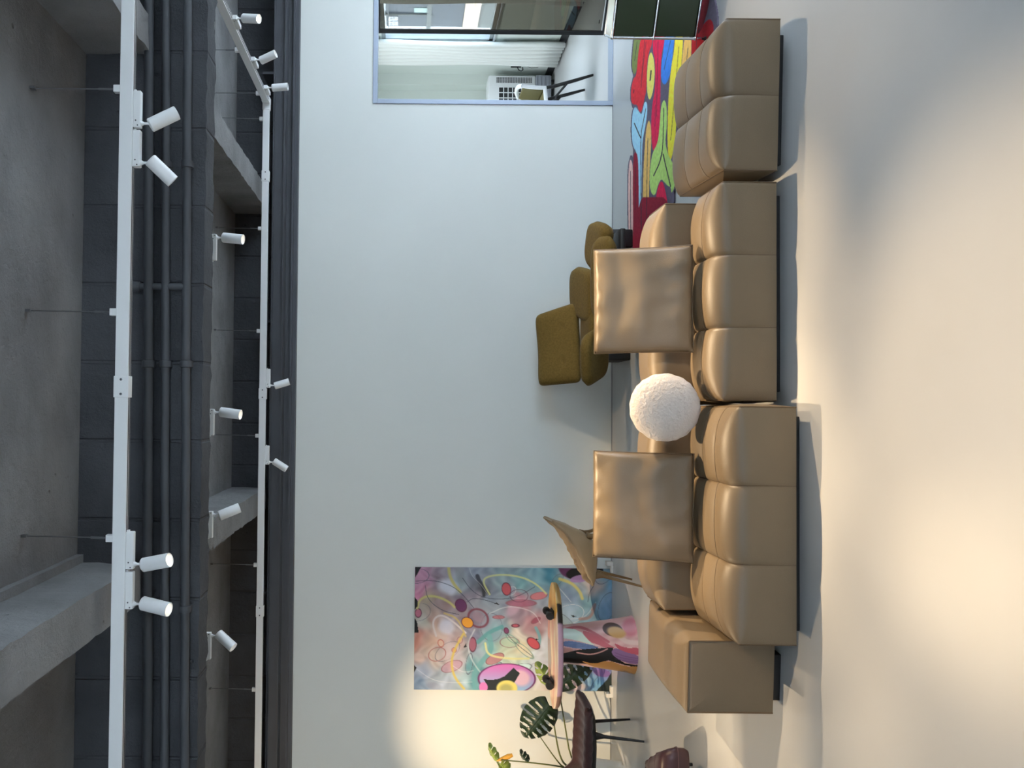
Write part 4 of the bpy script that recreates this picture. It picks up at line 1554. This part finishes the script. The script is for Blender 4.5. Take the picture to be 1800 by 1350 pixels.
for x in (0, cw):
    for y in (0, cd):
        for z in zl:
            bmesh.ops.create_uvsphere(bm, u_segments=14, v_segments=10, radius=.0135, matrix=Matrix.Translation((x, y, z)))
obj('tube_frame', bm, M['chrome'], t)
for x in (0, cw):
    for y in (0, cd):
        bm = bmesh.new()
        lathe(bm, [(.001, 0), (.016, 0), (.016, .008), (.008, .014), (.008, .034)], (x, y, 0), n=16, cap=False)
        obj('foot', bm, M['black'], t)

# ------------------------------------------------------------------ opening with smoked glass leaf
FWd = .048
bm = bmesh.new()
box2(bm, (JX0, YW - .012, 0), (JX0 + FWd, YW + .17, JZ - FWd), .003)
box2(bm, (JX0, YW - .012, JZ - FWd), (JX1, YW + .17, JZ), .003)
box2(bm, (JX1 - FWd, YW - .012, 0), (JX1, YW + .17, JZ - FWd), .003)
d1 = struct('door_1', bm, M['alu'], smooth=False, label='grey aluminium frame around the office opening')
bm = bmesh.new()
box2(bm, (JX0 + FWd, YW - .01, 0), (JX1 - FWd, YW + .17, .012), .002)
obj('threshold', bm, M['alu'], d1, smooth=False)
pA = onz(1061, 58, .012)
zt_ = at(665, 48, pA.y).z
pB = Vector((JX1 - FWd - .01, pA.y - .30, .012))
dv = (pB - pA)
rot = Matrix.Rotation(math.atan2(dv.y, dv.x), 3, 'Z')
LW = Vector((dv.x, dv.y, 0)).length
lf = bpy.data.objects.new('glass_leaf', None)
C.objects.link(lf)
lf.parent = d1
lf.location = pA
lf.rotation_euler = (0, 0, math.atan2(dv.y, dv.x))
bm = bmesh.new()
hh = zt_ - .012
box2(bm, (.012, -.005, .03), (LW - .01, .005, hh - .02))
obj('glass_pane', bm, M['tint_glass'], lf, smooth=False)
bm = bmesh.new()
box2(bm, (-.02, -.02, 0), (.022, .02, hh), .003)
box2(bm, (0, -.018, 0), (LW, .018, .018), .002)
box2(bm, (0, -.018, hh - .022), (LW, .018, hh), .002)
obj('leaf_edge', bm, M['black'], lf, smooth=False)
bm = bmesh.new()
box2(bm, (.10, -.008, .06), (.135, -.005, .068))
obj('pull_mark', bm, M['black'], lf, smooth=False)
bm = bmesh.new()
box2(bm, (XL, YW - .008, 0), (JX0, YW, .004))
struct('baseboard_back', bm, M['baseboard'], smooth=False)

# ------------------------------------------------------------------ the office behind
XS = 4.88                          # its daylight wall
YO = 12.75                         # its far wall
ZO = 3.2
wy1 = onx(760, 46, XS).y           # window jamb nearest the curtain
wz0, wz1 = onx(874, 40, XS).z, onx(669, 40, XS).z
wy0 = 8.95
bm = bmesh.new()
box2(bm, (XS, YW + .16, 0), (XS + .14, wy0, ZO))
box2(bm, (XS, wy1 + .5, 0), (XS + .14, YO + .2, ZO))
box2(bm, (XS, wy0, 0), (XS + .14, wy1 + .5, wz0))
box2(bm, (XS, wy0, wz1), (XS + .14, wy1 + .5, ZO))
struct('wall_office_side', bm, M['office_wall'], smooth=False)
bm = bmesh.new()
box2(bm, (-1, YO, 0), (XS, YO + .2, ZO))
YPL = 12.5                         # a shallow pier in the corner
xc = at(800, 149, YPL).x
box2(bm, (xc, YPL, 0), (XS + .01, YO + .01, ZO))
struct('wall_office_far', bm, M['office_wall'], smooth=False)
bm = bmesh.new()
box2(bm, (-1.2, YW + .16, 0), (-1, YO + .2, ZO))
struct('wall_office_left', bm, M['office_wall'], smooth=False)
bm = bmesh.new()
box2(bm, (-1.2, YW + .16, ZO), (XS + .14, YO + .2, ZO + .15))
struct('ceiling_office', bm, M['office_wall'], smooth=False)
bm = bmesh.new()
box2(bm, (XS - .014, YW + .16, 0), (XS, YPL, .10))
struct('baseboard_office', bm, M['black_base'], smooth=False)
# window: frame, sash, glass
bm = bmesh.new()
w0, w1 = wy0, wy1 + .5
fr = .05
box2(bm, (XS + .03, w0, wz0), (XS + .10, w1, wz0 + fr))
box2(bm, (XS + .03, w0, wz1 - fr), (XS + .10, w1, wz1))
for y in (w0, w1 - fr, (w0 + w1) / 2 - fr / 2):
    box2(bm, (XS + .03, y, wz0), (XS + .10, y + fr, wz1))
box2(bm, (XS - .02, w0 - .02, wz0 - .03), (XS + .03, w1 + .02, wz0), .004)
wn = struct('window_1', bm, mat('window_frame', (150, 152, 150), .5), smooth=False, label='grey framed office window on the daylight side')
bm = bmesh.new()
box2(bm, (XS + .062, w0 + .01, wz0 + .01), (XS + .068, w1 - .01, wz1 - .01))
obj('window_pane', bm, M['clear_glass'], wn, smooth=False)
for e, lb in ((.85, 'white'),):
    bm = bmesh.new()
    box2(bm, (XS - .045, w0 - .1, .0 + 2.62), (XS - .02, YO - .25, 2.66))
    struct('trim_5', bm, M['white_metal'], smooth=False)


def curtain(name, label, y0, y1, x0, zb_, ztop, folds, amp):
    t = thing(name, label, 'curtain', (x0, y0, zb_), group='office curtains')
    bm = bmesh.new()
    n = folds * 12
    cols_ = []
    for i in range(n + 1):
        f = i / n
        y = (y1 - y0) * f
        col_ = []
        for k in range(9):
            z = (ztop - zb_) * k / 8
            a = amp * (1 - .15 * k / 8)
            x = -a * (1 + math.copysign(abs(math.sin(f * folds * 2 * PI + .6 * math.sin(f * 9))) ** .6, math.sin(f * folds * 2 * PI + .6 * math.sin(f * 9)))) + .012 * math.sin(k * .9 + f * 5)
            col_.append(bm.verts.new((x, y + .02 * math.sin(k * .7) * (1 - f), z)))
        cols_.append(col_)
    for a, b in zip(cols_[:-1], cols_[1:]):
        for k in range(8):
            bm.faces.new((a[k], b[k], b[k + 1], a[k + 1]))
    o_ = obj('drape', bm, M['curtain'], t, angle=80)
    md = o_.modifiers.new('thick', 'SOLIDIFY')
    md.thickness = .006
    bm = bmesh.new()
    tube(bm, [(-amp, -.02, ztop - zb_ + .012), (-amp, y1 - y0 + .02, ztop - zb_ + .012)], .012, 10)
    obj('curtain_rail', bm, M['white_metal'], t)
    return t


cy0, cy1 = onx(993, 79, XS - .1).y, onx(979, 118, XS - .1).y
curtain('curtain', 'white pleated floor-length curtain beside the wall-mounted hook in the office', cy0, cy1, XS - .03, .035, 2.6, 7, .045)
curtain('curtain', 'grey-looking pleated curtain seen through the smoked glass', w0 - .25, onx(760, 8, XS - .1).y, XS - .03, .035, 2.6, 6, .045)

# hook with cord on the wall
p = onx(907, 117, XS)
t = thing('curtain_hook', 'small dark wall hook with a thin cord below it by the curtain', 'hook', p)
bm = bmesh.new()
box(bm, (-.006, 0, 0), (.012, .03, .15), .003)
tube(bm, [(-.01, 0, -.02), (-.05, .0, -.04), (-.065, 0, -.075), (-.045, 0, -.1), (-.012, 0, -.095)], .008, 8)
obj('bracket', bm, M['black'], t)
bm = bmesh.new()
tube(bm, [(-.008, -.02, -.16), (-.012, .01, -.22), (-.012, .0, -.30), (-.01, -.06, -.36)], .003, 6)
obj('cord', bm, M['black'], t)

# air cooler
yc_ = onz(975, 150, 0).y
x1_ = at(920, 133, yc_).x
x0_ = x1_ - .62
t = thing('air_cooler', 'white portable air cooler with grey water tank in the office corner', 'air cooler', ((x0_ + x1_) / 2, yc_ + .18, 0))
ztop = at(858, 140, yc_).z
zmid = at(942, 140, yc_).z
wq = (x1_ - x0_) / 2
bm = bmesh.new()
box2(bm, (-wq, -.2, zmid), (wq, .2, ztop), .03)
hs = obj('housing', bm, M['cooler'], t, angle=40)
bm = bmesh.new()
box2(bm, (-wq - .005, -.205, .05), (wq + .005, .205, zmid + .004), .02)
tk_ = obj('water_tank', bm, M['cooler_grey'], t, angle=40)
bm = bmesh.new()
for k in range(4):
    box2(bm, (-wq + .02, -.214, .09 + k * .055), (wq - .02, -.2, .105 + k * .055), .004)
obj('tank_rib', bm, M['cooler_grey'], tk_)
g0, g1 = at(872, 137, yc_).z, at(935, 137, yc_).z
bm = bmesh.new()
gx0, gx1 = at(900, 147, yc_).x - t.location.x, at(900, 137, yc_).x - t.location.x
bmf = bmesh.new()
# louvred vent with small holes
N1, N2 = 22, 5
for i in range(N1):
    for j in range(N2):
        z = g1 + (g0 - g1) * (i + .5) / N1
        x = gx0 + (gx1 - gx0) * (j + .5) / N2
        box(bm, (x, -.203, z), ((gx1 - gx0) / N2 * .55, .008, (g0 - g1) / N1 * .55))
obj('vent_holes', bm, M['cooler_dark'], hs, smooth=False)
bmf.free()
f0, f1 = at(877, 160, yc_).z, at(932, 160, yc_).z
fx1 = at(900, 155, yc_).x - t.location.x
bm = bmesh.new()
box2(bm, (-wq + .05, -.206, f1), (fx1, -.196, f0), .004)
gr = obj('fan_grille', bm, M['cooler_dark'], hs, smooth=False)
bm = bmesh.new()
for k in range(1, 7):
    z = f1 + (f0 - f1) * k / 7
    box2(bm, (-wq + .05, -.214, z - .006), (fx1, -.206, z + .006))
for k in range(1, 5):
    x = -wq + .05 + (fx1 + wq - .05) * k / 5
    box2(bm, (x - .006, -.214, f1), (x + .006, -.206, f0))
obj('grille_bar', bm, M['cooler'], gr, smooth=False)
for sx in (-1, 1):
    for sy in (-1, 1):
        bm = bmesh.new()
        lathe(bm, [(.025, -.012), (.025, .012)], (sx * (wq - .06), sy * .15, .026), n=16, axis=(1, 0, 0))
        obj('caster', bm, M['black'], t)

# office chair behind the jamb
yo_ = onz(1039, 160, 0).y + .12
xo_ = at(960, 195, yo_).x
t = thing('office_chair', 'white-framed chair with olive seat and black legs just inside the office', 'chair', (xo_, yo_, 0))
zA, zB_, zS = at(905, 165, yo_).z, at(962, 165, yo_).z, at(955, 165, yo_).z
bm = bmesh.new()
L1, L2 = [], []
for k in range(25):
    f = k / 24
    z = .80 - .40 * f if f < .62 else .80 - .40 * .62 - .12 * (f - .62)
    x = .22 - .03 * math.sin(f * 3) if f < .62 else .205 - .42 * (f - .62) / .38
    L1.append((x, z))
for s in (-1, 1):
    tube(bm, [(x, s * .22 * (.85 + .15 * math.sin(i / 24 * PI)), z) for i, (x, z) in enumerate(L1)], .022, 10)
tube(bm, [(.22, -.19, .80), (.245, -.1, .835), (.25, 0, .845), (.245, .1, .835), (.22, .19, .80)], .024, 10)
tube(bm, [(-.215, -.19, .5), (-.225, 0, .5), (-.215, .19, .5)], .02, 10)
obj('frame', bm, M['cooler'], t)
bm = bmesh.new()
rows_ = []
for (x, z) in L1:
    rows_.append([bm.verts.new((x + .02 * (1 - b * b), b * .2, z - .01 * (1 - b * b))) for b in np.linspace(-1, 1, 9)])
for a, b in zip(rows_[:-1], rows_[1:]):
    for j in range(8):
        bm.faces.new((a[j], a[j + 1], b[j + 1], b[j]))
o_ = obj('seat', bm, mat('olive_seat', (100, 94, 54), .7), t, angle=80)
md = o_.modifiers.new('thick', 'SOLIDIFY')
md.thickness = .02
for s in (-1, 1):
    bm = bmesh.new()
    tube(bm, [(.19, s * .2, .60), (.21, s * .21, .45), (.28, s * .22, .2), (.34, s * .23, .0)], [.018, .02, .02, .014], 10)
    obj('leg', bm, M['black'], t)
    bm = bmesh.new()
    tube(bm, [(-.17, s * .19, .5), (-.2, s * .2, .35), (-.26, s * .21, .0)], [.018, .02, .014], 10)
    obj('leg', bm, M['black'], t)
    bm = bmesh.new()
    tube(bm, [(.24, s * .215, .30), (.1, s * .205, .42), (-.18, s * .2, .44)], .014, 10)
    obj('side_rail', bm, M['black'], t)

# the building across the yard
XF = 8.0
t = thing('exterior_building', 'tiled building across the yard seen through the office window', 'building', (XF, 15, -3))
ff = lambda x, y: onx(x, y, XF) - Vector((XF, 15, -3))
ysplit = ff(760, 53).y
bm = bmesh.new()
box2(bm, (0, -12, 0), (.4, 16, 9))
obj('tiled_wall', bm, M['tile'], t, smooth=False)
yA, yB = ff(760, 50).y, ff(760, -8).y


def fpanel(name, x0, x1, y0, y1, m, dep=.05, lb=None):
    a, b = ff(x0, y0), ff(x1, y1)
    bm = bmesh.new()
    box2(bm, (-dep, min(a.y, b.y), min(a.z, b.z)), (.01, max(a.y, b.y), max(a.z, b.z)))
    return obj(name, bm, m, t, smooth=False, label=lb)


fpanel('window', 676, 823, -30, 44, M['facade_dark'], .04)
fpanel('window_rail', 753, 757, -30, 44, M['facade_grey'], .08)
fpanel('window_rail', 681, 683, -30, 44, M['facade_grey'], .08)
fpanel('window_rail', 676, 760, 20, 22, M['facade_grey'], .07)
fpanel('pier', 823, 838, -30, 44, M['facade_cream'], .12, 'cream rendered band')
fpanel('plinth', 842, 872, -30, 44, M['facade_grey'], .06)
fpanel('window', 728, 752, 10, 18, mat('facade_pale', (176, 198, 192), .5), .05)
bm = bmesh.new()
# white sign with two lines of illegible characters
random.seed(3)
for r_, (ya, yb_) in enumerate(((21.5, 28), (30, 36.5))):
    for k in range(3):
        xa_, xb_ = 683.5 + k * 5.6, 683.5 + k * 5.6 + 4.9
        a, b = ff(xa_, ya), ff(xb_, yb_)
        yl, yh, zl_, zh = min(a.y, b.y), max(a.y, b.y), min(a.z, b.z), max(a.z, b.z)
        for j in range(3):
            z = zl_ + (zh - zl_) * (j + .5) / 3
            box2(bm, (-.11, yl, z - .011), (-.085, yh - random.random() * .03, z + .011))
        for j in range(2):
            y = yl + (yh - yl) * (.25 + .5 * j)
            box2(bm, (-.11, y - .011, zl_), (-.085, y + .011, zh - random.random() * .02))
obj('shop_sign', bm, M['sign'], t, smooth=False, label='white sign lettering')

# ------------------------------------------------------------------ light
W_ = bpy.data.worlds.new('World')
bpy.context.scene.world = W_
W_.use_nodes = True
bg = W_.node_tree.nodes['Background']
bg.inputs['Color'].default_value = lin((218, 234, 250)) + (1,)
bg.inputs['Strength'].default_value = 17.0


def lamp(name, kind, loc, aim, energy, rgb, size=.05, cone=40, blend=.6, shape=None):
    l = bpy.data.lights.new(name, kind)
    l.energy = energy
    l.color = lin(rgb)
    if kind == 'SPOT':
        l.spot_size = math.radians(cone)
        l.spot_blend = blend
        l.shadow_soft_size = size
    elif kind == 'AREA':
        l.shape = 'RECTANGLE'
        l.size, l.size_y = shape
    o = bpy.data.objects.new(name, l)
    C.objects.link(o)
    o.location = loc
    o.rotation_euler = Vector(aim).to_track_quat('-Z', 'Y').to_euler()
    return o


WARM = (255, 225, 182)


def to(p, tgt):
    return Vector(tgt) - Vector(p)


# lit heads that can be seen
for k, e, cone in ((1, 620, 27), (2, 400, 44), (3, 330, 48), (4, 500, 36), (5, 480, 38), (7, 160, 55), (10, 220, 44), (11, 200, 60), (9, 30, 50)):
    p, a = spots[k]
    lamp('spot_beam', 'SPOT', p, a, e, WARM, .012, cone, .9)
# spots outside the frame; arm, pillow, wall-wash and table ones are added fill
for p, tg, e, cone, bl_ in ((p_ + (.85,))[:5] for p_ in (((-4.2, YT2, 3.25), (-3.05, YW, .9), 760, 40), ((-3.6, YT2, 3.25), (-1.7, 5.2, .5), 260, 46), ((4.0, YT2, 3.25), (-.1, 5.05, .45), 1300, 27), ((4.1, YT2, 3.25), (.75, 8.0, .3), 430, 22), ((1.4, 2.4, 3.3), (.45, 5.0, .85), 260, 16), ((1.0, 1.2, 3.25), (.1, 2.95, 0), 330, 40), ((-4.4, YT2, 3.25), (-2.4, YW, 2.4), 60, 90), ((-4.0, YT2, 3.25), (-2.35, 6.4, 0), 300, 36, .3), ((-4.3, YT2, 3.25), (-2.1, 7.6, .7), 300, 22, .6))):
    lamp('spot_beam', 'SPOT', p, to(p, tg), e, WARM, .012, cone, bl_)
lamp('office_fill_light', 'AREA', (2.6, 10.6, ZO - .05), (0, 0, -1), 105, (240, 248, 255), shape=(2.4, 1.2))  # unseen fill lamp added to brighten the office

# ------------------------------------------------------------------ camera and view
cam = bpy.data.cameras.new('Camera')
co = bpy.data.objects.new('Camera', cam)
C.objects.link(co)
cam.sensor_fit = 'HORIZONTAL'
cam.sensor_width = 36
cam.lens = F_PX * 36 / 1800
cam.shift_x = (900 - HOR) / 1800
cam.shift_y = 0
mx = Matrix((( -UP.x, RT.x, -FW.x, EYE.x), (-UP.y, RT.y, -FW.y, EYE.y), (-UP.z, RT.z, -FW.z, EYE.z), (0, 0, 0, 1)))
co.matrix_world = mx
sc = bpy.context.scene
sc.camera = co
sc.view_settings.view_transform = 'Standard'
sc.view_settings.look = 'None'
sc.view_settings.gamma = 1
sc.view_settings.use_curve_mapping = False
sc.view_settings.exposure = 0.0
sc.cycles.max_bounces = 8
sc.cycles.diffuse_bounces = 5
